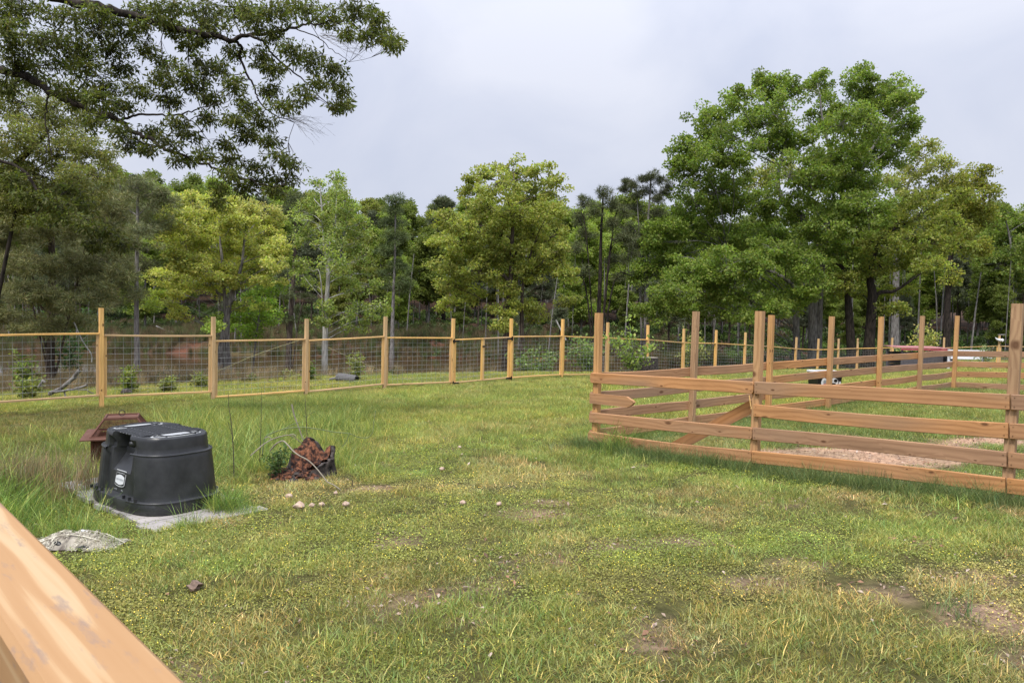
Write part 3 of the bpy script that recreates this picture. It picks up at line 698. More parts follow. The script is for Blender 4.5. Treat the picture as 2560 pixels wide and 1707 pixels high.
def near_oak():
    rng = np.random.default_rng(131); random.seed(131)
    d0 = 12.0
    base = Vector((-12.6, 11.5, 0)); base.z = g1(base.x, base.y) - .1
    def c(x, y, dd=0): return at(*cp(C1, x, y), d0 + dd)
    limbs = []
    hub = c(-900, 250); hub2 = c(-700, -500)
    limbs.append((curve_pts([base, base.lerp(hub, .5) + Vector((.2, 0, 0)), hub, hub2], 6), .30, .2))
    def L(pts, r0, r1, dd0=0, dd1=0, start=None):
        P = [c(x, y, dd0 + (dd1 - dd0) * i / (len(pts) - 1)) for i, (x, y) in enumerate(pts)]
        if start is not None: P = [start] + P
        limbs.append((curve_pts(P, 5, .016 if r0 > .05 else .008), r0, r1))
    L([(-300, -200), (100, -60), (350, 0), (520, 38), (700, 82), (850, 125), (1000, 165), (1130, 185), (1230, 215), (1300, 188), (1420, 182), (1560, 150), (1640, 125), (1780, 130)], .085, .012, 0, .6, hub2)
    L([(1640, 125), (1700, 70), (1760, 20)], .015, .008, .5, .5)
    L([(1240, 215), (1278, 250), (1270, 300), (1305, 390), (1345, 460), (1370, 530), (1440, 600), (1560, 650)], .028, .007, .4, .8)
    L([(1320, 190), (1390, 220), (1440, 280), (1500, 345), (1590, 410), (1660, 480), (1750, 570)], .022, .006, .4, .2)
    L([(1560, 150), (1680, 200), (1760, 260), (1850, 330)], .010, .004, .5, .5)
    L([(-400, 300), (0, 375), (100, 395), (180, 430), (260, 480), (340, 520), (440, 575), (560, 610), (640, 650), (720, 710), (800, 740), (880, 790), (960, 820), (1060, 860), (1150, 895), (1270, 940), (1420, 985), (1520, 980)], .070, .006, 0, -.4, hub)
    L([(640, 640), (700, 615), (790, 605), (900, 612), (1000, 595), (1080, 570), (1160, 548)], .022, .006, -.2, -.5)
    L([(960, 612), (1030, 655), (1080, 710), (1115, 760)], .010, .004, -.3, -.3)
    L([(260, 485), (245, 560), (240, 640), (258, 740), (272, 830), (280, 905)], .016, .004, -.1, -.2)
    L([(258, 740), (245, 820), (240, 930)], .007, .003, -.1, -.1)
    L([(370, 530), (420, 470), (455, 420), (475, 340)], .018, .006, -.1, .1)
    L([(440, 430), (520, 400), (600, 390)], .008, .004, 0, 0)
    L([(1100, 870), (1150, 862), (1230, 855)], .008, .003, -.3, -.3)
    L([(1130, 895), (1125, 960), (1130, 1030)], .007, .003, -.3, -.3)
    L([(-350, 700), (-60, 830), (120, 900), (200, 1010), (330, 1090), (470, 1170), (580, 1230), (660, 1300)], .035, .006, 0, .3, hub)
    L([(-200, 150), (60, 180), (200, 190), (420, 240)], .05, .01, .5, 1.2, hub)
    lobes = [(100, 40, 130, 70), (330, 90, 140, 60), (530, 150, 100, 70), (60, 160, 90, 60), (240, 200, 120, 60), (420, 240, 110, 60), (600, 260, 80, 60), (90, 290, 100, 60), (300, 330, 140, 60), (480, 350, 110, 60), (640, 360, 70, 50), (780, 270, 60, 40), (860, 320, 40, 25),
             (180, 430, 110, 40), (760, 60, 90, 45), (900, 40, 120, 50), (1080, 70, 120, 60), (1250, 50, 120, 60), (930, 160, 60, 50), (1000, 240, 50, 25), (1130, 150, 80, 50), (1330, 90, 100, 60), (1480, 60, 110, 60), (1440, 180, 70, 40), (1600, 50, 110, 50), (1740, 90, 90, 60), (1890, 60, 100, 60),
             (1990, 110, 80, 50), (2060, 190, 70, 50), (2090, 240, 40, 30), (1960, 190, 60, 40), (1850, 170, 50, 40), (1230, 270, 50, 40), (1380, 300, 60, 50), (1450, 370, 70, 40), (1540, 260, 80, 50), (1660, 320, 90, 50), (1780, 370, 70, 40), (1810, 470, 50, 40), (1700, 440, 60, 30), (1840, 550, 30, 30), (1780, 560, 40, 20),
             (1600, 500, 60, 40), (1500, 560, 90, 30), (1060, 330, 60, 30), (960, 370, 60, 40), (1150, 370, 80, 50), (860, 420, 70, 50), (1020, 450, 90, 50), (1240, 450, 80, 50), (740, 480, 80, 50), (880, 520, 80, 50), (1120, 520, 70, 40), (1300, 560, 70, 40), (1420, 480, 60, 40), (640, 560, 80, 40), (520, 520, 80, 40), (460, 480, 60, 40),
             (1380, 640, 90, 40), (1250, 640, 80, 40), (1100, 630, 70, 35), (940, 640, 70, 30), (500, 640, 80, 40), (620, 690, 60, 40), (700, 760, 60, 30), (780, 790, 50, 30), (800, 690, 60, 30), (900, 750, 60, 30), (1000, 710, 60, 30), (1300, 710, 80, 35), (1420, 740, 80, 30), (1180, 760, 70, 30), (960, 850, 70, 30), (1080, 820, 60, 30), (1210, 850, 60, 30),
             (1470, 830, 70, 25), (1540, 870, 60, 25), (1350, 880, 80, 30), (1230, 920, 80, 30), (1380, 960, 90, 35), (1520, 950, 60, 30), (1290, 1000, 70, 30), (1160, 1000, 30, 40), (1150, 1070, 30, 25), (1450, 1010, 70, 25), (60, 960, 90, 50), (160, 1040, 90, 45), (275, 1081, 90, 40), (339, 1144, 90, 40), (424, 1091, 80, 35), (455, 1197, 90, 35), (572, 1230, 80, 35), (640, 1290, 50, 35), (508, 1293, 60, 25), (360, 1010, 80, 35), (220, 1160, 70, 30), (30, 100, 60, 60), (500, 60, 80, 40), (620, 110, 70, 40), (760, 140, 70, 35), (880, 110, 70, 35), (1050, 200, 60, 30), (120, 370, 80, 50), (330, 470, 80, 40), (400, 540, 70, 40), (560, 600, 60, 30), (20, 460, 60, 40), (700, 190, 30, 20), (560, 450, 60, 40)]
    TP = [(p, r0 + (r1 - r0) * i / (len(P) - 1)) for P, r0, r1 in limbs for i, p in enumerate(P)]
    tpn = np.array([tuple(p) for p, r in TP])
    cents, tints, paths = [], [], []
    for (x, y, rx, ry) in lobes:
        dd = rng.normal() * .45
        cc = c(x, y, dd); m = (d0 + dd) / (FPX * C1[2]); Rx, Rz = rx * m * 1.05, ry * m * 1.1
        k = int(12 + 500 * Rx * Rz)
        u = rng.normal(size=(k, 3)); u /= np.linalg.norm(u, axis=1)[:, None]
        P = np.array(cc)[None] + u * (.15 + .85 * rng.random((k, 1)) ** .6) * np.array([Rx, max(Rx, .25), Rz])
        cents.append(P)
        t = np.array([.092, .108, .028]) * (1 + .2 * rng.normal(size=(k, 1))) * (1 + .15 * rng.normal())
        tints.append(np.clip(t, .02, .2))
        i0 = int(np.argmin(((tpn - np.array(cc)) ** 2).sum(1))); s = TP[i0][0]
        mid = s.lerp(cc, .5) + Vector(rng.normal(size=3)) * .05
        rr = min(.009, TP[i0][1] * .8)
        paths.append((curve_pts([s, mid, cc], 3), [rr] * 4 + [rr * .8, rr * .7, rr * .6]))
        for i in range(0, k, 2):
            q = Vector(P[i]); a = mid if rng.random() < .4 else cc
            paths.append(([a, a.lerp(q, .5) + Vector(rng.normal(size=3)) * .02, q], [.0035, .0028, .002]))
    cents = np.concatenate(cents); tints = np.concatenate(tints)
    root = empty('oak_tree', base, 'near oak whose dark leafy limbs overhang the top left corner', 'tree')
    V, F, Cc = leaves(cents, .085, 13, .082, .0135, tints, rng, flat=.8, droop=.55, outw=.8, var=.25, up=.5)
    cr = bpy.data.objects.new('crown', npmesh('crown', V - np.array(base)[None], F, M_LEAF, Cc)); cr.parent = root; COL.objects.link(cr)
    Vt, Ft = tube_arrays([(P, [r0 + (r1 - r0) * i / (len(P) - 1) for i in range(len(P))]) for P, r0, r1 in limbs], 8)
    tr = bpy.data.objects.new('trunk', npmesh('trunk', np.array([tuple(v - base) for v in Vt]), np.array(Ft), M_BARKD, smooth_=True)); tr.parent = root; COL.objects.link(tr)
    Vt, Ft = tube_arrays(paths, 3)
    # bare dead twigs at the outer ends
    dp = []
    for (x0, y0, x1, y1) in ((1700, 190, 1950, 290), (1520, 620, 1700, 710)):
        for q in range(16):
            fx, fy = rng.random(), rng.random()
            a = c(x0 + rng.normal() * 10, y0 + rng.normal() * 8, .4); e = c(x1 + rng.normal() * 45 - 60 * fx, y1 + rng.normal() * 45, .4)
            mid = a.lerp(e, .5) + Vector((0, 0, .05 + rng.normal() * .05))
            pts = curve_pts([a, mid, e], 4, .006); dp.append((pts, [.003 - .0017 * i / (len(pts) - 1) for i in range(len(pts))]))
            for s_ in range(3):
                st = pts[rng.integers(2, len(pts) - 1)]; en = st + Vector((.12 + rng.normal() * .05, 0, rng.normal() * .07)); dp.append(([st, en], [.0018, .001]))
    Vd, Fd = tube_arrays(dp, 3)
    td = bpy.data.objects.new('dead_twigs', npmesh('dead_twigs', np.array([tuple(v - base) for v in Vd]), np.array(Fd), M_BARKG)); td.parent = root; COL.objects.link(td); td['kind'] = 'stuff'
    br = bpy.data.objects.new('branches', npmesh('branches', np.array([tuple(v - base) for v in Vt]), np.array(Ft), M_BARKD)); br.parent = root; COL.objects.link(br); br['kind'] = 'stuff'
near_oak()

# ---- the wood: unit trees shared between many
def unit_tree(kind, seed):
    rng = np.random.default_rng(seed)
    H = 14.0
    if kind == 'pine':
        tp = [Vector((0, 0, 0)), Vector((rng.normal() * .1, 0, H * .5)), Vector((rng.normal() * .2, 0, H * .97))]
        tp = curve_pts(tp, 4); cents = []; paths = [(tp, [.17 - .13 * i / (len(tp) - 1) for i in range(len(tp))])]
        lo = .36
        for k in range(190):
            f = lo + (1 - lo) * rng.random() ** .8; z = H * f; R = 2.5 * (1 - ((f - lo) / (1 - lo)) ** 1.5) * (.55 + .45 * rng.random()) + .25
            a = rng.random() * 6.28; e = Vector((math.cos(a) * R, math.sin(a) * R, z + .25 * R))
            paths.append(([Vector((0, 0, z - .1 * R)), e], [.035, .01]))
            for q in (1, .7, .45): cents.append(tuple(Vector((0, 0, z)).lerp(e, q) + Vector(rng.normal(size=3)) * .15))
        cents = np.array(cents); T = np.ones((len(cents), 3)) * (1 + .2 * rng.normal(size=(len(cents), 1)))
        V, F, Cc = leaves(cents, .42, 34, .42, .028, np.clip(T * .5, .1, 1) , rng, flat=.5, outw=1.1, mode='needle')
        Cc = np.clip(Cc / .5, .3, 1.7)
    else:
        wid = {'tall': 1.9, 'round': 2.8}[kind]
        tp = curve_pts([Vector((0, 0, 0)), Vector((rng.normal() * .2, 0, H * .4)), Vector((rng.normal() * .4, 0, H * .92))], 4)
        paths = [(tp, [.16 - .12 * i / (len(tp) - 1) for i in range(len(tp))])]; cents = []
        lo_ = .30 if kind == 'tall' else .20
        for k in range(24):
            f = lo_ + (.97 - lo_) * (k + .5) / 24; R = wid * math.sin(math.pi * min(1, max(.14, (f - lo_ + .12) / (1.12 - lo_)))) ** .7
            a = rng.random() * 6.28; rr = R * (.25 + .65 * rng.random())
            cc = Vector((math.cos(a) * rr, math.sin(a) * rr, H * f)); s = Vector((0, 0, H * f * .82))
            paths.append((curve_pts([s, s.lerp(cc, .5) + Vector((0, 0, .15)), cc], 3), [.05, .05, .045, .04, .03, .02, .02][:7]))
            m = 26; u = rng.normal(size=(m, 3)); u /= np.linalg.norm(u, axis=1)[:, None]
            cents += list(np.array(cc)[None] + u * (.45 + .55 * rng.random((m, 1))) * np.array([1.15, 1.15, .8]) * (.8 + .5 * rng.random()))
        cents = np.array(cents); T = np.ones((len(cents), 3)) * .5 * (1 + .15 * rng.normal(size=(len(cents), 1)))
        V, F, Cc = leaves(cents, .48, 36, .24, .088, T, rng, flat=.6); Cc = np.clip(Cc / .5, .3, 1.7)
    return V, F, Cc, paths, H

UNIT = {}
def leafmat_var(name, col, trans=.48):
    col = (col[0] * 1.75, col[1] * 1.58, col[2] * 1.6)
    return leafmat(name, col, trans=trans)
WOODMATS = {
    'deep': leafmat_var('leaf_deep_green', (.104, .138, .032)), 'fresh': leafmat_var('leaf_fresh_green', (.165, .225, .048)),
    'olive': leafmat_var('leaf_olive', (.165, .190, .050)), 'pine': leafmat_var('needle_dark', (.058, .075, .040), .1), 'pinel': leafmat_var('needle_green', (.080, .105, .052), .1)}
def unit(kind, tone, v):
    k = (kind, tone, v)
    if k not in UNIT:
        kk = (kind, v)
        if kk not in UNIT: UNIT[kk] = unit_tree(kind, 500 + v * 13 + {'pine': 0, 'tall': 100, 'round': 200}[kind])
        V, F, Cc, paths, H = UNIT[kk]
        cm = npmesh('crown', V, F, WOODMATS[tone], Cc)
        Vt, Ft = tube_arrays(paths, 5)
        tm = npmesh('trunk', np.array([tuple(v_) for v_ in Vt]), np.array(Ft), {'pine': M_BARK, 'tall': M_BARKG, 'round': M_BARKG}[kind], smooth_=True)
        UNIT[k] = (cm, tm, H)
    return UNIT[k]

SKY = [(-200, 470), (0, 470), (300, 448), (370, 452), (470, 470), (650, 485), (900, 490), (1000, 500), (1090, 510), (1200, 515), (1430, 505), (1560, 500), (1700, 540), (2100, 560), (2300, 520), (2420, 500), (2560, 525), (2800, 500)]
def skyline(px):
    return float(np.interp(px, [a for a, b in SKY], [b for a, b in SKY]))
PLACES = [(-999, 300, 'behind the bushy left pine'), (300, 700, 'behind the yellow green tree'), (700, 930, 'behind the birch'), (930, 1080, 'between birch and maple'), (1080, 1430, 'behind the maple'), (1430, 1640, 'behind the open topped pine'), (1640, 2200, 'behind the tallest tree'), (2200, 9999, 'at the right end of the corral')]
KINDW = {('pine', 'pine'): 'dark pine', ('pine', 'pinel'): 'grey green pine', ('tall', 'deep'): 'slim dark tree', ('tall', 'fresh'): 'slim bright tree', ('round', 'deep'): 'round dark tree', ('round', 'fresh'): 'round bright tree', ('round', 'olive'): 'round olive tree', ('tall', 'olive'): 'slim olive tree'}
WOODLOT = {}
def put_tree(px, d, ytop, kind, tone, v, rng, row):
    P = at(px, ytop, d); gz = g1(P.x, d); cm, tm, H = unit(kind, tone, v)
    h = max(4.5, P.z - gz); s = h / H
    pl = [c for a, b, c in PLACES if a <= px < b][0]
    root = empty(('pine_tree' if kind == 'pine' else 'woodland_tree'), (P.x, d, gz - .1), '', 'tree', 'trees of the wood beyond the pond')
    WOODLOT.setdefault((KINDW[(kind, tone)], pl, row), []).append((px, root))
    root.rotation_euler = (0, 0, rng.random() * 6.28)
    sx_ = s * (.85 + .35 * rng.random()) * (1.0 if h > 9 else 1.2)
    root.scale = (sx_, sx_, s)
    a = bpy.data.objects.new('crown', cm); a.parent = root; COL.objects.link(a)
    b_ = bpy.data.objects.new('trunk', tm); b_.parent = root; COL.objects.link(b_)
    return root
rw = np.random.default_rng(77)
opts = [('pine', 'pine'), ('pine', 'pinel'), ('tall', 'deep'), ('tall', 'fresh'), ('round', 'deep'), ('round', 'fresh'), ('round', 'olive'), ('tall', 'olive')]
rows = [(65, 23, 190, [.22, .2, .12, .14, .1, .10, .06, .06]), (71, 33, 110, [.2, .12, .15, .15, .15, .12, .05, .06]), (78, 37, 70, [.14, .06, .12, .15, .20, .22, .07, .04]), (87, 42, 38, [.10, .04, .1, .12, .28, .28, .05, .03]), (98, 44, 14, [.05, .03, .08, .1, .34, .32, .05, .03]), (110, 44, 8, [.05, .02, .08, .05, .40, .33, .05, .02])]
for ri, (d, n_, dy, pr) in enumerate(rows):
    for i in range(n_):
        px = -420 + (2560 + 840) * (i + .5 + .7 * (rw.random() - .5)) / n_
        k = rw.choice(len(opts), p=np.array(pr) / sum(pr)); kind, tone = opts[k]
        y = skyline(px) - 16 + dy * (.6 + .8 * rw.random()) + (9 * rw.normal() if d > 90 else 0)
        put_tree(px, d + rw.normal() * 2.0, y, kind, tone, int(rw.integers(3)), rw, ['front', 'second', 'third', 'fourth', 'fifth', 'back'][ri])
ORD = ['leftmost', 'second', 'third', 'fourth', 'fifth', 'sixth', 'seventh', 'eighth', 'ninth', 'tenth', 'eleventh', 'twelfth']
for (kw, pl, row), lst in WOODLOT.items():
    lst.sort(key=lambda q: q[0])
    for i, (px, root) in enumerate(lst):
        if len(lst) == 1: root['label'] = '%s %s, in the %s row' % (kw, pl, row)
        else: root['label'] = '%s %s from left %s, %s row' % (('leftmost' if i == 0 else ORD[i]) , kw, pl, row) if i else 'leftmost %s %s, %s row' % (kw, pl, row)

# thin bare stems in the dark of the wood
stem_rng = np.random.default_rng(5)
stems = []
for i in range(150):
    px = stem_rng.uniform(-100, 2660); d = stem_rng.uniform(58, 84); p = at(px, 700, d); z0 = g1(p.x, d)
    h = stem_rng.uniform(5, 10); r = stem_rng.uniform(.03, .085); lx = stem_rng.normal() * .4
    stems.append(([Vector((p.x, d, z0 - .1)), Vector((p.x + lx * .4, d, z0 + h * .5)), Vector((p.x + lx, d, z0 + h))], [r, r * .8, r * .4]))
so_ = tubes('understory_stems', stems, M_BARKG, 5)
tag(so_, 'thin bare grey stems crowded under the canopy of the wood', 'stems', kind='stuff')

# ------------------------------------------------------------------ scattered stuff via geometry nodes
def blade_patch(rng, n, R, h0, h1, w, lean=.5, seg=2, curl=.4, tr=(1, 1), dry=0.0):
    V, F, C = [], [], []
    for i in range(n):
        a = rng.random() * 6.28; r = R * math.sqrt(rng.random()); x, y = r * math.cos(a), r * math.sin(a)
        h = h0 + (h1 - h0) * rng.random(); b_ = rng.random() * 6.28; ln = lean * rng.random() * h
        sx_, sy_ = -math.sin(b_) * w / 2, math.cos(b_) * w / 2
        if rng.random() < .5: sx_, sy_ = math.cos(b_) * w / 2, math.sin(b_) * w / 2
        dx, dy = math.cos(b_), math.sin(b_)
        c = .50 + .95 * rng.random() ** 1.3; col = (c * (1 + .16 * rng.normal()), c, c * (.9 + .2 * rng.random()))
        if rng.random() < dry: col = (2.3 * c, 1.7 * c, 1.9 * c)
        i0 = len(V)
        for s in range(seg):
            t = s / seg; k = ln * (t ** 1.6) * (1 + curl); z = h * (t - .25 * curl * t * t * ln / max(h, 1e-3)); ww = 1 - .35 * t
            V += [(x + dx * k - sx_ * ww, y + dy * k - sy_ * ww, z), (x + dx * k + sx_ * ww, y + dy * k + sy_ * ww, z)]
        k = ln * (1 + curl); V.append((x + dx * k, y + dy * k, h * (1 - .25 * curl * ln / max(h, 1e-3))))
        for s in range(seg - 1):
            q = i0 + 2 * s; F += [(q, q + 1, q + 3), (q, q + 3, q + 2)]
        q = i0 + 2 * (seg - 1); F.append((q, q + 1, q + 2))
        C += [col] * (2 * seg + 1)
    return np.array(V), np.array(F), np.array(C)

def weed_patch(rng, n, R, h, lf, flowers=0):
    V, F, C = [], [], []
    for i in range(n):
        a = rng.random() * 6.28; r = R * math.sqrt(rng.random()); p = Vector((r * math.cos(a), r * math.sin(a), h * rng.random()))
        d = Vector(rng.normal(size=3)); d.z = abs(d.z) * .3; d.normalize(); s = d.cross(Vector((0, 0, 1)) + Vector(rng.normal(size=3)) * .5).normalized()
        L = lf * (.6 + .8 * rng.random()); W = L * .32; i0 = len(V)
        V += [tuple(p), tuple(p + d * L * .5 + s * W), tuple(p + d * L), tuple(p + d * L * .5 - s * W)]
        F += [(i0, i0 + 1, i0 + 2), (i0, i0 + 2, i0 + 3)]; c = .75 + .5 * rng.random(); C += [(c, c * 1.02, c * .9)] * 4
    for i in range(flowers):
        a = rng.random() * 6.28; r = R * math.sqrt(rng.random()); p = Vector((r * math.cos(a), r * math.sin(a), h * (.9 + .5 * rng.random()))); q = .0030; i0 = len(V)
        V += [tuple(p + Vector((q, 0, 0))), tuple(p + Vector((0, q, .001))), tuple(p + Vector((-q, 0, 0))), tuple(p + Vector((0, -q, .002))), tuple(p + Vector((0, 0, q * 1.8)))]
        F += [(i0, i0 + 1, i0 + 4), (i0 + 1, i0 + 2, i0 + 4), (i0 + 2, i0 + 3, i0 + 4), (i0 + 3, i0, i0 + 4)]; C += [(4.2, 3.3, 1.7)] * 5
    return np.array(V), np.array(F), np.array(C)

def make_coll(name, items, mat):
    coll = bpy.data.collections.new(name)
    for i, (V, F, C) in enumerate(items):
        me = npmesh('%s_%02d' % (name, i), V, F, mat, C)
        o = bpy.data.objects.new('%s_%02d' % (name, i), me); coll.objects.link(o)
    return coll

def scatter(name, pts, rz, sc, idx, tint, coll, label, cat):
    me = bpy.data.meshes.new(name); me.vertices.add(len(pts)); me.vertices.foreach_set('co', np.asarray(pts, np.float32).ravel())
    for nm, ty, dat in (('rz', 'FLOAT', rz), ('sc', 'FLOAT', sc), ('idx', 'INT', idx)):
        a = me.attributes.new(nm, ty, 'POINT'); a.data.foreach_set('value', np.asarray(dat, np.int32 if ty == 'INT' else np.float32))
    a = me.attributes.new('tint', 'FLOAT_COLOR', 'POINT'); c = np.ones((len(pts), 4), np.float32); c[:, :3] = tint; a.data.foreach_set('color', c.ravel())
    me.update()
    o = bpy.data.objects.new(name, me); COL.objects.link(o)
    ng = bpy.data.node_groups.new(name, 'GeometryNodeTree')
    ng.interface.new_socket('Geometry', in_out='INPUT', socket_type='NodeSocketGeometry'); ng.interface.new_socket('Geometry', in_out='OUTPUT', socket_type='NodeSocketGeometry')
    N = ng.nodes; Lk = ng.links
    gi = N.new('NodeGroupInput'); go = N.new('NodeGroupOutput'); ip = N.new('GeometryNodeInstanceOnPoints'); ci = N.new('GeometryNodeCollectionInfo')
    ci.inputs['Collection'].default_value = coll; ci.inputs['Separate Children'].default_value = True; ci.inputs['Reset Children'].default_value = True
    def na(nm, ty):
        q = N.new('GeometryNodeInputNamedAttribute'); q.data_type = ty; q.inputs['Name'].default_value = nm; return q.outputs['Attribute']
    cx = N.new('ShaderNodeCombineXYZ'); Lk.new(na('rz', 'FLOAT'), cx.inputs['Z'])
    Lk.new(gi.outputs[0], ip.inputs['Points']); Lk.new(ci.outputs[0], ip.inputs['Instance']); ip.inputs['Pick Instance'].default_value = True
    Lk.new(na('idx', 'INT'), ip.inputs['Instance Index']); Lk.new(cx.outputs[0], ip.inputs['Rotation']); Lk.new(na('sc', 'FLOAT'), ip.inputs['Scale'])
    Lk.new(ip.outputs[0], go.inputs[0])
    md = o.modifiers.new('scatter', 'NODES'); md.node_group = ng
    return tag(o, label, cat, kind='stuff')

rg = np.random.default_rng(31)
lawn = [blade_patch(rg, 230, .17, .012, .040, .0042, lean=1.5, curl=.5, dry=.09) for _ in range(4)] + \
       [blade_patch(rg, 170, .17, .025, .085, .0042, lean=1.0, curl=.5, dry=.06) for _ in range(3)] + \
       [weed_patch(rg, 260, .17, .028, .012, 3) for _ in range(3)]
C_LAWN = make_coll('lawn_tuft', lawn, M_GRASS)
tall = [blade_patch(rg, 80, .20, .06, .36, .0055, lean=.8, seg=4, curl=.7, dry=.10) for _ in range(4)] + [blade_patch(rg, 46, .20, .12, .58, .0065, lean=.9, seg=4, curl=.8, dry=.08) for _ in range(3)]
C_TALL = make_coll('tall_tuft', tall, M_GRASS)

# platform footprint (kept clear of short grass)
PU = Vector((-.745, .667, 0)); PV = Vector((.667, .745, 0)); PO = Vector((-2.77, 5.70, 0))
def on_platform(x, y, m=0.0):
    dx = x - PO.x; dy = y - PO.y; a = dx * PU.x + dy * PU.y; b_ = dx * PV.x + dy * PV.y
    return (a > -m) & (a < 2.2 + m) & (b_ > -m) & (b_ < .98 + m)

def sample_wedge(n, y0, y1, rng, margin=.06, power=1.0):
    """points over the ground in front of the camera and a little to each side"""
    y = y0 + (y1 - y0) * rng.random(n) ** power
    x = (rng.random(n) * 2 - 1) * (y * (.74 + margin) + .8)
    return x, y
xs, ys = [], []
for (y0, y1, dens_) in ((2.2, 6, 74), (6, 12, 56), (12, 20, 32), (20, 30, 17), (30, 46, 9)):
    area = (y1 - y0) * ((y0 + y1) / 2 * .8 * 2 + 1.6); n_ = int(area * dens_)
    y = np.sqrt(y0 ** 2 + (y1 ** 2 - y0 ** 2) * rg.random(n_)); x = (rg.random(n_) * 2 - 1) * (y * .80 + .8); xs.append(x); ys.append(y)
X = np.concatenate(xs); Y = np.concatenate(ys)
wv = -.67 * (X - FX0) + .742 * (Y - FY0)
lim = 7.0 + 8 * smooth(8, 14, X)
dmv = dirtmask(X, Y)
keep = (rg.random(len(X)) > dmv * .72) & (wv < lim) & ~on_platform(X, Y, -.05) & (rg.random(len(X)) > .35 * smooth(.45, .62, fbm(X * 2.6, Y * 2.6, 91)) * (1 - smooth(8, 14, Y)))
keep &= ~((rg.random(len(X)) < .90 * smooth(.25, .8, dmv)) & (Y > 8.2) & (X > 2.5))
keep &= ~(np.hypot((X + 3.13) / .40, (Y - 5.30) / .27) < 1)
X, Y = X[keep], Y[keep]; wv = wv[keep]
Z = G(X, Y)
nA = fbm(X * .55, Y * .55, 60); nB = fbm(X * 1.7, Y * 1.7, 61); nC = rg.random(len(X))
far_t = smooth(6.5, 13, Y)
lush = np.clip(smooth(.38, .62, nA) * .55 + far_t * .5 + .3 * smooth(.45, .65, nB), 0, 1)
# greener strip along the board fence and inside the pen
fd = np.abs(.715 * (X - 1.2) + .70 * (Y - 10.26))
lush = np.clip(lush + .5 * (1 - smooth(0, 1.6, fd)) * (X > .8), 0, 1)
olive = np.array([.315, .325, .115]); green = np.array([.265, .345, .100]); straw = np.array([.50, .42, .24]); bright = np.array([.335, .375, .105]); deep = np.array([.150, .205, .075])
T = olive[None] * (1 - lush[:, None]) + green[None] * lush[:, None]
bt = (smooth(10, 15, Y) * (1 - smooth(.8, 1, np.abs(X + 9) / 20)))[:, None]
bt = smooth(8, 14, Y)[:, None] * np.clip(.35 + .9 * smooth(.35, .65, fbm(X * .3, Y * .3, 66)), 0, 1)[:, None]
T = T * (1 - bt) + bright[None] * bt
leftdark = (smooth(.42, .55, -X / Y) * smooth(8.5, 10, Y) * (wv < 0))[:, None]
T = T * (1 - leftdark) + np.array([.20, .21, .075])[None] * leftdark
inside = ((.715 * (X - 1.2) + .70 * (Y - 10.26) > 0) & ((X - 1.2) * .65 - (Y - 10.26) * .76 > 0))
ins = (inside * (.55 + .4 * rg.random(len(X))))[:, None] * (1 - bt * .3)
T = T * (1 - ins) + np.array([.175, .245, .09])[None] * ins
st = (smooth(.52, .70, fbm(X * 1.1, Y * 1.1, 71)) * (.55 - .35 * far_t))[:, None]
T = T * (1 - st) + straw[None] * st
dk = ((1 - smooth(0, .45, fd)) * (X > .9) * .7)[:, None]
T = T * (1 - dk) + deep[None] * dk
T = T * (.80 + .42 * fbm(X * 2.2, Y * 2.2, 123))[:, None]
T = T * (1 + .17 * rg.normal(size=(len(X), 1))) * (1 + np.array([.06, 0, .05]) * rg.normal(size=(len(X), 3)))
weedy = smooth(.36, .56, fbm(X * .9 + 30, Y * .9, 83)) * (1 - smooth(9, 13, Y)) * .75
idx_ = np.where(nC < weedy, 7 + rg.integers(0, 3, len(X)), np.where(rg.random(len(X)) < .16 + .64 * far_t, 4 + rg.integers(0, 3, len(X)), rg.integers(0, 4, len(X))))
sc_ = (.75 + .5 * rg.random(len(X))) * (1 + .45 * smooth(9, 18, Y)) * (1 - .35 * (1 - smooth(.2, 2.2, np.abs(wv))))  * (1 + .25 * (fd < .5) * (X > .9))
wcol = (idx_ >= 7)[:, None]
T = np.where(wcol, T * np.array([.86, .86, .72]), T)
T = T * np.array([1.15, 1.06, .98])
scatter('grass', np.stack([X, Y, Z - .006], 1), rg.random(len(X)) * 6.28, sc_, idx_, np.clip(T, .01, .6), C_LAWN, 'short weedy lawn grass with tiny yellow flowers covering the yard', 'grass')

# unmown grass
n_ = 9000
y = np.sqrt(5.2 ** 2 + (22 ** 2 - 5.2 ** 2) * rg.random(n_)); x = (-.78 + .80 * rg.random(n_)) * y
tm_ = tallmask(x, y) * np.clip(.35 + 1.0 * smooth(.3, .6, fbm(x * .9, y * .9, 14)), 0, 1)
tub = np.hypot((x + 3.2) / 1.5, (y - 6.6) / 1.25)
ring = np.clip(1.25 - np.abs(tub - 1.25) * 1.5, 0, 1) * (x < -2.75) * (1 - on_platform(x, y, .02)) * (1 - .85 * ((x > -2.6) & (y < 6.6))) * (1 - .8 * ((y < 6.3) & (x > -4.15)))
leftpatch = smooth(.50, .58, -x / y) * (1 - smooth(7.5, 9.0, y)) * smooth(5.1, 5.6, y)
pr_ = np.clip(np.maximum.reduce([tm_ * .95, ring * .9, leftpatch * .40]), 0, 1)
net = np.hypot((x + 3.13) / .55, (y - 5.25) / .40) < 1
k = (rg.random(n_) < pr_) & ~on_platform(x, y, -.02) & ~net
x, y = x[k], y[k]; tmk = tallmask(x, y)
hh = .32 + .38 * rg.random(len(x)); hh *= (.75 + .45 * smooth(.3, .7, fbm(x * .7, y * .7, 15)))
hh *= 1 - .35 * smooth(11, 17, y); wt = -.67 * (x - FX0) + .742 * (y - FY0); hh *= 1 - .5 * (1 - smooth(.3, 2.5, np.abs(wt)))
T = np.array([.275, .345, .095])[None] * (1 + .16 * rg.normal(size=(len(x), 1)))
yl = smooth(.45, .7, fbm(x * .6, y * .6, 17))[:, None]; T = T * (1 - yl * .5) + np.array([.34, .38, .09])[None] * yl * .5
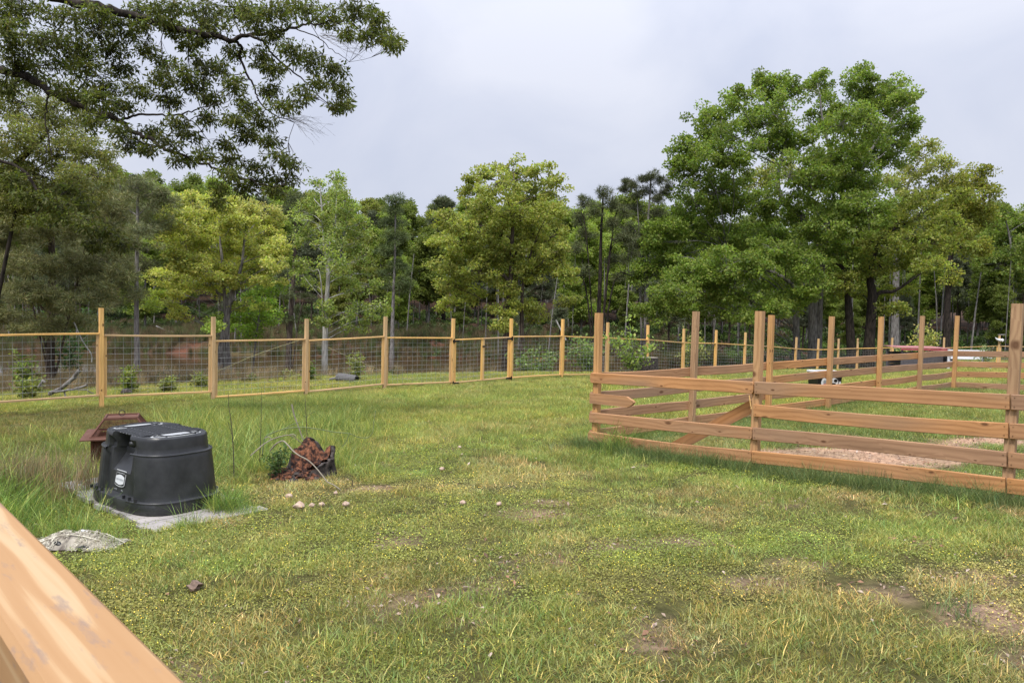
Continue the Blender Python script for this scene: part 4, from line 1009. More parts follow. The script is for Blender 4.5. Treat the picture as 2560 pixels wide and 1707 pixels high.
scatter('tall_grass', np.stack([x, y, G(x, y) - .01], 1), rg.random(len(x)) * 6.28, hh * 1.15, rg.integers(0, 7, len(x)), np.clip(T, .01, .6), C_TALL, 'unmown bright green grass between the tub, the rotten stump and the wire fence', 'grass')

# tufts growing up through and in front of the platform, and along the board fence
x, y, s_, tt = [], [], [], []
for (cx, cy, r, n0, sc0) in ((-3.50, 5.68, .26, 16, .5), (-4.05, 6.0, .25, 14, .6), (-3.05, 5.50, .2, 8, .45), (-2.48, 6.42, .11, 16, .72), (-2.25, 6.30, .12, 8, .3), (-4.3, 5.75, .4, 40, .8), (-4.7, 6.4, .5, 60, .95), (-2.55, 5.75, .1, 3, .5), (1.45, 9.75, .15, 10, .9), (2.35, 3.9, .15, 2, .55), (2.6, 3.5, .15, 2, .5)):
    for i in range(n0):
        a = rg.random() * 6.28; rr = r * math.sqrt(rg.random()); x.append(cx + rr * math.cos(a)); y.append(cy + rr * math.sin(a)); s_.append(sc0 * (.6 + .6 * rg.random())); tt.append((.25, .35, .085) if cy > 4 else (.18, .25, .10))
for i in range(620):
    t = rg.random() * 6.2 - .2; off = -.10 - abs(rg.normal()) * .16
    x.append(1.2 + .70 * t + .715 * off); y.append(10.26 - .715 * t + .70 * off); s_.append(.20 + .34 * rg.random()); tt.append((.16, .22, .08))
for i in range(500):
    t = rg.random() * 14; off = rg.normal() * .25
    x.append(1.2 + .76 * t - .65 * off); y.append(10.26 + .65 * t + .76 * off); s_.append(.2 + .3 * rg.random()); tt.append((.18, .27, .09))
x, y, s_, tt = map(np.array, (x, y, s_, tt))
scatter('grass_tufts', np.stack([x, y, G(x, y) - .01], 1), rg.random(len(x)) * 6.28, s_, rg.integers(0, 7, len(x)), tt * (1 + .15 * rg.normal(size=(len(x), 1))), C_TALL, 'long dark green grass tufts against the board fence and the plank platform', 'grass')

# dry seed heads at the left and straw along the shore
drys = [blade_patch(rg, 60, .16, .3, .75, .006, lean=.35, seg=3, curl=.5) for _ in range(3)]
C_DRY = make_coll('dry_tuft', drys, M_GRASS)
n_ = 5600
x = rg.uniform(-26, 9, n_); y = rg.uniform(17, 40, n_); wv = -.67 * (x - FX0) + .742 * (y - FY0)
k = (wv > 4.5 + 2 * fbm(x * .3, y * .3, 3)) & (G(x, y) > WZ - .1) & (fbm(x * .4, y * .4, 8) > .38); x, y = x[k], y[k]
x2 = -3.95 + rg.normal(size=34) * .28; y2 = 5.35 + rg.normal(size=34) * .2
x2 -= .52; y2 += 1.45
x = np.concatenate([x, x2]); y = np.concatenate([y, y2]); s_ = np.concatenate([.28 + .62 * rg.random(len(x) - 34) ** 1.5, .55 + .25 * rg.random(34)])
scatter('dry_grass', np.stack([x, y, G(x, y)], 1), rg.random(len(x)) * 6.28, s_, rg.integers(0, 3, len(x)), np.array([[.34, .255, .16]]) * (1 + .28 * rg.normal(size=(len(x), 1))) * np.array([[1, 1, 1]]), C_DRY, 'straw coloured dry grass and seed heads by the pond shore and the porch rail', 'dry grass')

n_ = 15000
x = rg.uniform(-55, 16, n_); y = rg.uniform(53, 70, n_); gz = G(x, y)
k = (gz > WZ - .15) & (np.abs(x) < y * .8 + 4) & (fbm(x * .5, y * .8, 98) > .34) & (rg.random(n_) < 1 - .7 * smooth(63, 70, y)); x, y, gz = x[k], y[k], gz[k]
hue = rg.random(len(x))[:, None]
T = np.where(hue < .45, np.array([[.20, .135, .085]]), np.where(hue < .75, np.array([[.15, .16, .06]]), np.array([[.10, .14, .05]]))) * (1 + .25 * rg.normal(size=(len(x), 1)))
scatter('bank_grass', np.stack([x, y, gz - .02], 1), rg.random(len(x)) * 6.28, .6 + .9 * rg.random(len(x)), rg.integers(0, 3, len(x)), np.clip(T, .02, .4), C_DRY, 'mixed brown and olive grass tufts on the far red bank of the pond', 'grass')

# undergrowth: leafy low brush
def brush(rng, n, R, lf):
    c = rng.normal(size=(9, 3)) * np.array([R * .5, R * .5, R * .25]); c[:, 2] = np.abs(c[:, 2]) + R * .25
    V, F, C = leaves(c, R * .38, n // 9, lf, lf * .36, np.full((9, 3), .5), rng, flat=.7, mode='leaf'); return V, np.concatenate([F[:, [0, 1, 2]], F[:, [0, 2, 3]]]), np.clip(C / .5, .3, 1.8)
C_BRUSH = make_coll('brush_clump', [brush(rg, 270, .9, .2) for _ in range(4)], M_GRASS)
n_ = 9000
x = rg.uniform(-75, 95, n_); y = rg.uniform(24, 86, n_); wv = -.67 * (x - FX0) + .742 * (y - FY0)
gz = G(x, y)
farbank = (y > 57) & (fbm(x * .16, y * .25, 23) > .50 - .1 * (x > 12) - .10 * (y > 64))
nearbank = (y < 42) & (wv > 4.5) & (wv < 16) & (fbm(x * .4, y * .4, 24) > .40) & (x < 12)
right = (x > 10) & (wv > 3.0) & (fbm(x * .25, y * .25, 29) > .42)
k = (farbank | nearbank | right) & (gz > WZ + .05) & (np.abs(x) < y * .85 + 8); x, y, gz = x[k], y[k], gz[k]
T = np.array([.085, .125, .040])[None] * (1 + .28 * rg.normal(size=(len(x), 1))) ; T = np.clip(T, .02, .3)
nb_ = ((y < 42) & (x < 12))[:, None]; T = np.where(nb_, np.array([[.16, .165, .065]]) * (1 + .3 * rg.normal(size=(len(x), 1))), T); T = np.clip(T, .02, .4)
fr_ = (rg.random(len(x)) < .25)[:, None]; T = np.where(fr_, T * np.array([1.7, 1.7, 1.2]), T)
br_ = (rg.random(len(x)) < .12)[:, None]; T = np.where(br_, np.array([[.13, .085, .055]]), T)
s_ = (.35 + .6 * rg.random(len(x))) * np.where((y < 42) & (x < 12), .42, 1.0) * np.where((y < 63) & (y > 50), .62, 1.0) * np.where(x > 10, 1.15, 1)
scatter('undergrowth', np.stack([x, y, gz - .1], 1), rg.random(len(x)) * 6.28, s_, rg.integers(0, 4, len(x)), T, C_BRUSH, 'low leafy undergrowth along the banks and under the edge of the wood', 'undergrowth')

# leaf litter and wood chips on the bare patches
n_ = 42000
y = np.sqrt(2.6 ** 2 + (13 ** 2 - 2.6 ** 2) * rg.random(n_)); x = (rg.random(n_) * 2 - 1) * (y * .78 + .3)
k = rg.random(n_) < np.clip(dirtmask(x, y) * 1.6 + .06, 0, 1); x, y = x[k], y[k]; N = len(x)
P = np.stack([x, y, G(x, y) + .008 + .012 * rg.random(N)], 1)
a = rg.random(N) * 6.28; D = np.stack([np.cos(a), np.sin(a), rg.normal(size=N) * .3], 1); S = np.stack([-np.sin(a), np.cos(a), rg.normal(size=N) * .3], 1)
Ls = (.006 + .015 * rg.random((N, 1))) * np.where(rg.random((N, 1)) < .06, 1.8, 1); Ws = Ls * (.25 + .3 * rg.random((N, 1)))
V = np.stack([P - D * Ls, P + S * Ws + [0, 0, .004], P + D * Ls, P - S * Ws + [0, 0, .004]], 1).reshape(-1, 3); F = np.arange(N * 4).reshape(-1, 4)
pal = np.array([[.34, .25, .19], [.20, .115, .075], [.42, .33, .27], [.13, .075, .05], [.30, .16, .10]]); Cc = pal[rg.integers(0, 5, N)] * (.8 + .4 * rg.random((N, 1)))
lit = bpy.data.objects.new('leaf_litter', npmesh('leaf_litter', V, F, leafmat('dry_leaf', (1, 1, 1), trans=.08, rough=.8), np.repeat(Cc, 4, 0)))
link(lit); tag(lit, 'dry brown leaves and wood chips lying on the bare patches', 'leaf litter', kind='stuff')

# ------------------------------------------------------------------ wire fence
fence = empty('wire_fence', (FX0, FY0, g1(FX0, FY0)), 'long yellow pine fence with welded wire bays running back along the pond', 'fence')
SPX, SPY = 1.806, 1.632
tops = {-1: -.22, 0: -.18, 1: -.35, 2: -.38, 3: -.30, 4: -.33, 5: -.31, 6: -.31, 7: -.417, 8: -.51, 9: -.656, 10: -.72, 11: -.83, 12: -.95, 13: -1.10, 14: -1.20, 15: -1.22, 16: -1.22}
posts = {}
for s in range(-2, 17):
    x, y = FX0 + SPX * s, FY0 + SPY * s
    zt = CZ + tops.get(s, -.22)
    posts[s] = (x, y, zt)
seg2 = [(19.8 + .0, 42.4, -1.22), (21.9, 42.6, -1.15), (23.9, 40.9, -1.02), (25.7, 39.0, -.78), (27.5, 37.2, -.72), (29.3, 35.4, -.66)]
def put_post(x, y, zt, ang, parent, lean=0):
    z0 = min(g1(x, y) - .15, zt - 2.05)
    up = Vector((-math.sin(ang), math.cos(ang), 0))
    return beam('post', Vector((x, y, z0)), Vector((x + lean, y, zt)), .089, .089, M_GOLD, parent, up=up, ch=.005, seg=2)
ANG = math.atan2(SPY, SPX)
U = Vector((FUX, FUY, 0)); Nf = Vector((.67, -.742, 0))   # Nf points to the yard
rf = random.Random(4)
for s, (x, y, zt) in posts.items():
    put_post(x, y, zt, ANG, fence, lean=rf.gauss(0, .008))
wire_col = M_METAL
def wire_panel(a, b_, zb0, zb1, zt0, zt1, parent, name='wire_panel', nv=13, nh=10, r=.0036):
    """welded mesh between two posts, from the bottom rail to the top rail"""
    paths = []
    for i in range(1, nh):
        t = i / nh
        paths.append(([Vector((a.x, a.y, zb0 + (zt0 - zb0) * t)), Vector((b_.x, b_.y, zb1 + (zt1 - zb1) * t))], r))
    for j in range(1, nv):
        t = j / nv; p = a.lerp(b_, t); zb = zb0 + (zb1 - zb0) * t; zt = zt0 + (zt1 - zt0) * t
        paths.append(([Vector((p.x, p.y, zb)), Vector((p.x, p.y, zt))], r))
    o = tubes(name, paths, wire_col, 3, loc=(a.x, a.y, zb0), parent=parent, smooth_=False)
    return o
def bay(A, B, parent, topd=(.58, .58), gate=False, fr=True, both=True):
    """A, B: (x,y,ztop)"""
    a = Vector((A[0], A[1], 0)); b_ = Vector((B[0], B[1], 0)); u = (b_ - a).normalized(); nrm = Vector((u.y, -u.x, 0))
    off = -nrm * .0
    za, zb = A[2] - topd[0], B[2] - topd[1]
    ga_, gb_ = A[2] - topd[0] - 1.36, B[2] - topd[1] - 1.36
    e = .05
    p0 = a + u * e; p1 = b_ - u * e
    beam('top_rail', Vector((p0.x, p0.y, za)), Vector((p1.x, p1.y, zb)), .089, .038, M_GOLD, parent, seg=4, sag=rf.gauss(0, .006), ch=.003)
    beam('bottom_rail', Vector((p0.x, p0.y, ga_)), Vector((p1.x, p1.y, gb_)), .089, .038, M_GOLD, parent, seg=4, sag=rf.gauss(0, .006), ch=.003)
    for t, zlo, zhi in ((e + .02, ga_, za), ((b_ - a).length - e - .02, gb_, zb)):
        q = a + u * t
        beam('side_batten', Vector((q.x, q.y, zlo + .021)), Vector((q.x, q.y, zhi - .021)), .038, .07, M_GOLD, parent, up=u, seg=1, ch=.003)
    wire_panel(a + u * .1, b_ - u * .1, ga_ + .02, gb_ + .02, za - .02, zb - .02, parent)
TD = {0: .585, 1: .52, 2: .51, 3: .60, 4: .62, 5: .60, 6: .60}
for s in range(-2, 16):
    if s == 4: continue
    A, B = posts[s], posts[s + 1]
    tda = {-2: .56, -1: .56, 0: .60, 1: .59, 2: .57, 3: .60, 5: .60, 6: .60}.get(s, .58)
    tdb = {-2: .56, -1: .565, 0: .46, 1: .54, 2: .57, 3: .60, 5: .60}.get(s, .58)
    bay(A, B, fence, (tda, tdb))
for i in range(1, len(seg2)):
    A, B = seg2[i - 1], seg2[i]
    ang = math.atan2(B[1] - A[1], B[0] - A[0])
    put_post(B[0], B[1], CZ + B[2], ang, fence)
    bay((A[0], A[1], CZ + A[2]), (B[0], B[1], CZ + B[2]), fence, (.58, .58))

# double gate in the fence
def gate_leaf(pa, pb, hinge_side, label):
    u = (pb - pa).normalized()
    root = empty('wire_gate', (pa.x, pa.y, pa.z), label, 'gate')
    H = 1.33
    for z0 in (0, H):
        beam('rail', Vector((pa.x, pa.y, pa.z + z0)), Vector((pb.x, pb.y, pb.z + z0)), .07, .038, M_GOLD, root, seg=2, ch=.003)
    for q in (pa + u * .02, pb - u * .02):
        beam('stile', Vector((q.x, q.y, q.z + .02)), Vector((q.x, q.y, q.z + H - .02)), .036, .07, M_GOLD, root, up=u, seg=1, ch=.003)
    wire_panel(pa + u * .05, pb - u * .05, pa.z + .02, pb.z + .02, pa.z + H - .02, pb.z + H - .02, root, nv=7, nh=10)
    hq = pa if hinge_side == 0 else pb; du = u if hinge_side == 0 else -u
    for z0 in (-.02, H - .04):
        c0 = hq + Nf * .055 - du * .05; c0.z = hq.z + z0
        h = beam('hinge', c0 - du * .06, c0 + du * .20, .012, .06, M_BLACK, root, seg=1, ch=.002)
        kp = c0 - du * .02
        beam('hinge_plate', Vector((kp.x, kp.y, kp.z - .07)) + Nf * .012, Vector((kp.x, kp.y, kp.z + .07)) + Nf * .012, .06, .014, M_BLACK, root, up=u, seg=1, ch=.002)
    return root
A4 = Vector((posts[4][0], posts[4][1], posts[4][2] - .66 - 1.33)); B5 = Vector((posts[5][0], posts[5][1], posts[5][2] - .62 - 1.33))
ug = (B5 - A4).normalized(); mid = A4.lerp(B5, .5)
gl = gate_leaf(A4 + ug * .08, mid - ug * .012, 0, 'left leaf of the double wire gate, hinged on the post nearer the tub')
gr_ = gate_leaf(mid + ug * .012, B5 - ug * .08, 1, 'right leaf of the double wire gate, under the maple')
lt = mid + Nf * .05; lt.z = mid.z + 1.08
beam('latch', lt - ug * .04, lt + ug * .07, .02, .05, M_BLACK, gl, seg=1, ch=.003)

# slack cords behind the wire
M_CORD = plain('yellow_cord', (.42, .40, .20), rough=.8)
def back(s, z, off=.25):
    x = FX0 + SPX * s; y = FY0 + SPY * s; p = Vector((x, y, z)) - Nf * off; return p
cord = curve_pts([back(7.0, 1.53 - 1.10), back(6.2, 1.53 - 1.45), back(5.5, 1.53 - 1.85), back(4.9, 1.53 - 2.10), back(4.2, 1.53 - 2.22), back(3.5, 1.53 - 2.2), back(2.9, 1.53 - 1.75), back(2.3, 1.53 - 1.15)], 5)
o = tubes('cord', [(cord, .006)], M_CORD, 4); tag(o, 'slack yellowish cord sagging behind the wire gate', 'cord')
cord = curve_pts([back(1.98, 1.53 - .95), back(1.5, 1.53 - 1.3), back(.9, 1.53 - 1.85), back(.3, 1.53 - 2.15), back(-.1, 1.53 - 2.25)], 5)
o = tubes('cord', [(cord, .005)], M_CORD, 4); tag(o, 'taut pale cord slanting down behind the wire bays left of the birch', 'cord')

# ------------------------------------------------------------------ board fence (corral)
corral_root = empty('board_fence', (1.2, 10.26, g1(1.2, 10.26)), 'weathered reddish board corral with four rails and tall square posts', 'fence')
FU = Vector((.705, -.709, 0)); FN = Vector((-.709, -.705, 0))       # along the front, outward to the camera
Apos = Vector((1.196, 10.26, 0))
front = [Apos, Vector((2.85, 8.53, 0)), Vector((4.62, 6.78, 0)), Vector((6.35, 5.03, 0))]
ftop = [CZ - .026, CZ + .042, CZ + .155, CZ + .2]
def cpost(p, zt, ang, name='post', w=.089, mat=None):
    z0 = g1(p.x, p.y) - .2; up = Vector((-math.sin(ang), math.cos(ang), 0))
    return beam(name, Vector((p.x + rf.gauss(0, .006), p.y, z0)), Vector((p.x, p.y, zt)), w, w, mat or M_POST, corral_root, up=up, seg=2, ch=.006)
fa = math.atan2(FU.y, FU.x)
for p, zt in zip(front, ftop): cpost(p, zt, fa)
FT = [(.935, .655, .385, .12), (.915, .655, .385, .115), (.90, .635, .37, .13), (.9, .63, .37, .12)]
def base_rel(p):  # ground plane height the boards were measured from
    return CZ - (1.504 + .0315 * p.y - .0312 * p.x)
BH, BT = .142, .036
# front boards, outer side of the posts
def fboard(i, k, t0=0.0, t1=1.0, **kw):
    a, b_ = front[i], front[i + 1]
    za = base_rel(a) + FT[i][k] - BH / 2; zb = base_rel(b_) + FT[i + 1][k] - BH / 2
    pa = a + FN * (.0445 + BT / 2 + .002); pb = b_ + FN * (.0445 + BT / 2 + .002)
    pa.z, pb.z = za, zb
    q0 = pa.lerp(pb, t0); q1 = pa.lerp(pb, t1)
    return beam('board', q0, q1, BT, BH, M_BOARD, corral_root, **kw)
e0 = -.025
fboard(0, 0, e0, .498 * 2, sag=.0, rounded=True)
fboard(0, 2, e0, .998, sag=-.004, rounded=True)
fboard(0, 3, e0 - .004, .998, sag=-.025, rounded=True)
for k in range(4): fboard(1, k, .002, .996, sag=rf.gauss(0, .012), bow=rf.gauss(0, .004))
for k in range(4): fboard(2, k, .002, 1.0, sag=rf.gauss(0, .01))
# broken second board: a stub at the corner post, the rest hanging off inside
a = front[0] + FN * .066; b_ = front[1] + FN * .066; a.z = base_rel(front[0]) + FT[0][1] - BH / 2 - .005; b_.z = base_rel(front[1]) + FT[1][1] - BH / 2 - .055
def broken(name, p0, p1, parent=None, seed=1, up=Vector((0, 0, 1)), jag0=False):
    r = random.Random(seed); L = (p1 - p0).length; n_ = 7
    vs_ = []; fs = []
    zs = [-BH / 2 + BH * i / (n_ - 1) for i in range(n_)]
    xe = [L - .09 + .10 * math.sin(i / (n_ - 1) * math.pi) + r.uniform(-.02, .02) for i in range(n_)]
    for z_, x1 in zip(zs, xe):
        x0 = 0 if not jag0 else r.uniform(-.02, .02)
        for y_ in (-BT / 2, BT / 2): vs_ += [(x0, y_, z_), (x1 + (.01 if y_ > 0 else 0), y_, z_)]
    def v(i, s, e): return i * 4 + (0 if s == 0 else 2) + e
    for i in range(n_ - 1):
        for s in (0, 1): fs.append((v(i, s, 0), v(i, s, 1), v(i + 1, s, 1), v(i + 1, s, 0)))
        fs.append((v(i, 0, 1), v(i, 1, 1), v(i + 1, 1, 1), v(i + 1, 0, 1))); fs.append((v(i, 0, 0), v(i, 1, 0), v(i + 1, 1, 0), v(i + 1, 0, 0)))
    fs.append((v(0, 0, 0), v(0, 1, 0), v(0, 1, 1), v(0, 0, 1))); fs.append((v(n_ - 1, 0, 0), v(n_ - 1, 1, 0), v(n_ - 1, 1, 1), v(n_ - 1, 0, 1)))
    bm = bmesh.new(); bv = [bm.verts.new(q) for q in vs_]
    for f in fs: bm.faces.new([bv[i] for i in f])
    bmesh.ops.recalc_face_normals(bm, faces=bm.faces)
    o = bpy.data.objects.new(name, bm_mesh(name, bm, M_BOARD)); return link(o, parent, frame(p0, p1, up))
p0 = a.lerp(b_, e0); p1 = a.lerp(b_, .285)
st_ = broken('broken_board', p0, p1, corral_root, 3); st_['label'] = 'splintered board stub on the corner post'
top_end = at(1886, 1012, 8.62); low_end = at(1665, 1104, 9.7); low_end.z = g1(low_end.x, low_end.y) + .02
lb = broken('loose_board', top_end, low_end, None, 8, up=Vector((.15, -.35, 1)), jag0=True)
tag(lb, 'snapped board slanting from the middle front post down into the corral grass', 'board')
spl = beam('splinter', at(1873, 988, 8.5), at(1878, 1022, 8.5), .006, .012, M_GOLD, None, seg=1, ch=.001)
spl.parent = corral_root; spl.matrix_basis = Matrix.Translation(-corral_root.location) @ spl.matrix_basis

# side running back from the corner post; boards on the outer side
side = [Vector((1.196 + 1.709 * k, 10.26 + 1.467 * k, 0)) for k in range(7)]
stop = [0, CZ + .03, CZ + .0, CZ - .0, CZ + .02, CZ + .06, CZ + .09]
sa = math.atan2(1.467, 1.709); SN = Vector((-.651, .759, 0))
for p, zt in list(zip(side, stop))[1:]: cpost(p, zt, sa)
def sboard(p, q, k, zt0, zt1, nrm, **kw):
    pa = p + nrm * (.0445 + BT / 2 + .002); pb = q + nrm * (.0445 + BT / 2 + .002); pa.z = zt0 - BH / 2; pb.z = zt1 - BH / 2
    beam('board', pa, pb, BT, BH, M_BOARD, corral_root, **kw)
def side_tops(p, k):
    return base_rel(p) + (.93, .665, .395, .13)[k]
for i in range(6):
    for k in range(4):
        u = (side[i + 1] - side[i]).normalized() * .004
        sboard(side[i] + (u if i else -u * 10), side[i + 1] - u, k, side_tops(side[i], k) + rf.gauss(0, .006), side_tops(side[i + 1], k) + rf.gauss(0, .006), SN, sag=rf.gauss(-.006, .012))
bk = [side[6] + FU * 2.44 * k for k in range(4)]
for p in bk[1:]: cpost(p, CZ + .1, fa)
for i in range(3):
    for k in range(4):
        u = FU * .004; sboard(bk[i] + u, bk[i + 1] - u, k, side_tops(bk[i], k), side_tops(bk[i + 1], k), -FN, sag=rf.gauss(-.006, .01))

nails = []
for i, (a_, b_) in enumerate(((front[0], front[1]), (front[1], front[2]), (front[2], front[3]))):
    for k in range(4):
        for t in (.012, .985):
            za = base_rel(a_) + FT[i][k] - BH / 2; zb = base_rel(b_) + FT[i + 1][k] - BH / 2
            for dz in (-.042, .04):
                p = a_.lerp(b_, t) + FN * (.0445 + BT + .002); p.z = za + (zb - za) * t + dz; nails.append(([p - FN * .004, p + FN * .003], .0055))
o = tubes('nail_heads', nails, M_BLACK, 6, loc=front[0], parent=corral_root); o['kind'] = 'stuff'

# ------------------------------------------------------------------ plank platform and upturned stock tub
pz = g1(-3.2, 6.6) + .012
plat = empty('plank_platform', (PO.x, PO.y, pz), 'low platform of weathered grey planks under the black tub', 'platform')
for i in range(15):
    a = PO + PU * (.0725 + i * .147); z_ = pz + .022 + rf.gauss(0, .003)
    p0 = a + PV * rf.uniform(-.03, .03); p1 = a + PV * (.96 + rf.uniform(-.03, .03)); p0.z = z_; p1.z = z_
    beam('plank', p0, p1, .141, .036, M_PLANK, plat, seg=1, ch=.004)
for t in (.12, .84):
    p0 = PO + PV * t + PU * .02; p1 = PO + PV * t + PU * 2.18; p0.z = p1.z = pz - .035
    beam('bearer', p0, p1, .06, .07, M_PLANK, plat, seg=1, ch=.004)

mt, n, l, b, out = newmat('black_plastic')
t = n.new('ShaderNodeTexCoord'); z = n.new('ShaderNodeTexNoise'); z.inputs['Scale'].default_value = 3.2; z.inputs['Detail'].default_value = 9; z.inputs['Roughness'].default_value = .68
l.new(t.outputs['Object'], z.inputs['Vector']); r = n.new('ShaderNodeValToRGB'); r.color_ramp.elements[0].position = .38; r.color_ramp.elements[0].color = (.013, .014, .016, 1)
r.color_ramp.elements[1].position = .8; r.color_ramp.elements[1].color = (.052, .054, .058, 1); l.new(z.outputs['Fac'], r.inputs[0]); l.new(r.outputs[0], b.inputs['Base Color'])
r2 = n.new('ShaderNodeMapRange'); r2.inputs['To Min'].default_value = .24; r2.inputs['To Max'].default_value = .55; l.new(z.outputs['Fac'], r2.inputs['Value']); l.new(r2.outputs[0], b.inputs['Roughness'])
M_TUB = mt; setp(b, spec=.5)
TUBC = Vector((-3.20, 6.66, pz + .042))
TA = math.radians(180 - 37)      # long axis direction
TROT = Matrix.Translation(TUBC) @ Matrix.Rotation(TA, 4, 'Z')
tub = empty('stock_tub', TUBC, 'upturned black plastic stock tub on the grey planks, white badge upside down', 'tub')
NT = 160; HL, HW, HT = .595, .39, .635
def tub_r(th, sc=1.0):
    c, s = abs(math.cos(th)), abs(math.sin(th)); p = 3.3
    return 1.0 / ((c / HL) ** p + (s / HW) ** p) ** (1 / p) * sc
# local frame: +Y side of the tub that faces the camera/left after rotation is -Y or +Y; both long sides carry the panel
rings = [(0, 1.0, 0), (.004, 1.03, 0), (.012, 1.036, 0), (.092, 1.03, 0), (.102, 1.018, 0), (.108, .966, 0), (.116, .962, 0), (.14, .958, 0), (.30, .928, 1), (.44, .900, 1), (.478, .892, 1), (.490, .882, 1), (.495, .840, 2), (.502, .834, 2), (.54, .828, 2), (.60, .818, 2), (.622, .810, 2), (.634, .79, 2), (.636, .770, 3), (.629, .762, 3), (.627, .755, 3), (.627, .02, 3)]
vs_, fs = [], []
for (z_, sc, reg) in rings:
    for i in range(NT):
        th = 2 * math.pi * i / NT; rr = tub_r(th, sc)
        x, y = rr * math.cos(th), rr * math.sin(th)
        ax = abs(x) / (HL * sc)
        panel = (1 - float(smooth(.46, .52, ax)))           # recessed long-side panel between corner pillars
        if z_ > .109 and z_ < .60:
            y -= math.copysign(.048 * panel, y) if abs(y) > .1 * HW else 0
        if z_ > .435:
            pk = (1 - float(smooth(.27, .32, ax)))
            y -= math.copysign(.10 * pk, y) if abs(y) > .3 * HW else 0
        vs_.append((x, y, z_))
for j in range(len(rings) - 1):
    for i in range(NT):
        fs.append((j * NT + i, j * NT + (i + 1) % NT, (j + 1) * NT + (i + 1) % NT, (j + 1) * NT + i))
fs.append(tuple((len(rings) - 1) * NT + i for i in range(NT)))
me = pymesh('shell', vs_, fs, M_TUB, True)
shell = bpy.data.objects.new('shell', me); link(shell, tub, TROT)
shell.modifiers.new('es', 'EDGE_SPLIT').split_angle = math.radians(32)
def tb(name, p0, p1, th, h, mat=M_TUB, **kw):
    W = TROT
    return beam(name, W @ Vector(p0), W @ Vector(p1), th, h, mat, tub, seg=1, **kw)
# raised ribs across the upturned bottom
zz = .620
M_PAINTED_SHEEN = plain('puddle_painted_sky', (.66, .68, .70), rough=.15, var=.15, scale=5)  # pale base colour stands in for bright sky reflected in the standing water
for k, x in enumerate(np.linspace(-.24, .24, 10)):
    w = .31
    tb('rib', (x, -w + .03, zz + .012), (x, w - .03, zz + .012), .014, .010, ch=.003)
for y in (-.14, .12):
    tb('cross_rib', (-.40, y, zz + .012), (.38, y, zz + .012), .012, .010, ch=.003)
for sx_ in (-1, 1):
    pts = [TROT @ Vector((sx_ * (.34 + .085 * math.cos(a)), .2 * math.sin(a), zz + .02)) for a in np.linspace(0, 2 * math.pi, 33)]
    tubes('ring_rib', [(pts, .006)], M_TUB, 6, loc=TUBC, parent=tub)
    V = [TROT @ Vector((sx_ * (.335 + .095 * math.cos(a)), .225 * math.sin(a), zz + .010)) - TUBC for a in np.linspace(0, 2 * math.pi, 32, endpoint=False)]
    w = bpy.data.objects.new('puddle', pymesh('puddle', V, [tuple(range(32))], M_PAINTED_SHEEN)); link(w, tub, Matrix.Translation(TUBC))
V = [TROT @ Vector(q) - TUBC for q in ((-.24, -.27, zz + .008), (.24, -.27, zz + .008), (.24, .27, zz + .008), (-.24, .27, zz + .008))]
w = bpy.data.objects.new('puddle', pymesh('puddle', V, [(0, 1, 2, 3)], M_PAINTED_SHEEN)); link(w, tub, Matrix.Translation(TUBC))

for bz, bs in ((.487, .884), (.100, 1.022)):
    for sgn in (-1, 1):
        pts = []
        for th in np.linspace(-1.0, 1.0, 41):
            a = th if sgn > 0 else math.pi + th
            rr = tub_r(a, bs); pts.append(TROT @ Vector((rr * math.cos(a), rr * math.sin(a), bz)))
        tubes('moulded_bead', [(pts, .010)], M_TUB, 8, loc=TUBC, parent=tub)
# which long side faces the camera?
side_s = 1 if (TROT.to_3x3() @ Vector((0, 1, 0))).dot(-TUBC) > 0 else -1
def on_side(x, z_, out_=0.0):
    """point on the recessed panel of the visible long side"""
    f = np.interp(z_, [0.118, .14, .30, .44, .485], [.962, .958, .928, .900, .892])
    return Vector((x, side_s * (tub_r(math.pi / 2, f) - .048 + out_), z_))
xr = 1 if (TROT.to_3x3() @ Vector((1, 0, 0))).x > 0 else -1     # +x*xr goes to the right in view
# drain plug in the pocket
pp = TROT @ Vector((xr * .07, side_s * (HW * .83 - .10), .545)); dn = (TROT.to_3x3() @ Vector((0, side_s, 0))).normalized()
tubes('drain_plug', [([pp, pp + dn * .02, pp + dn * .022, pp + dn * .05, pp + dn * .051], [.034, .034, .022, .022, .001])], M_TUB, 14, loc=TUBC, parent=tub, smooth_=False)
# ledge ribs on the base lip
for x in np.linspace(-.40, .40, 9):
    if abs(x) < .18: continue
    p = Vector((x, side_s * HW * .965 , .125)); q = Vector((x, side_s * HW * 1.03, .125))
    tb('lip_rib', p, q, .006, .03, ch=.001)
# badge, upside down
M_WHITE = plain('white_print', (.62, .64, .66), rough=.5, var=.08); M_GREYP = plain('grey_print', (.30, .32, .34), rough=.5, var=.1)
nrm = Vector((0, side_s * .985, .17)).normalized(); xd = Vector((xr, 0, 0)); zd = nrm.cross(xd) * (1 if nrm.cross(xd).z > 0 else -1); zd.normalize()
BC = on_side(xr * .0, .245, .004)
def badge_poly(name, pts, lift, mat, parent):
    V = [TROT @ (BC + xd * x + zd * y + nrm * lift) - TUBC for x, y in pts]
    f = tuple(range(len(pts)))
    o = bpy.data.objects.new(name, pymesh(name, V, [f], mat)); link(o, parent, Matrix.Translation(TUBC)); return o
def arc_panel(w, h0, h1, bul, n_=10):
    top = [(-w + 2 * w * i / n_, h1 + bul * math.sin(math.pi * i / n_)) for i in range(n_ + 1)]
    bot = [(w - 2 * w * i / n_, h0 - bul * math.sin(math.pi * i / n_)) for i in range(n_ + 1)]
    return top + bot
bd = badge_poly('badge', [(-.086, .068), (.086, .068), (.086, -.058), (.06, -.068), (.0, -.075), (-.06, -.068), (-.086, -.058)], .0, M_WHITE, tub)
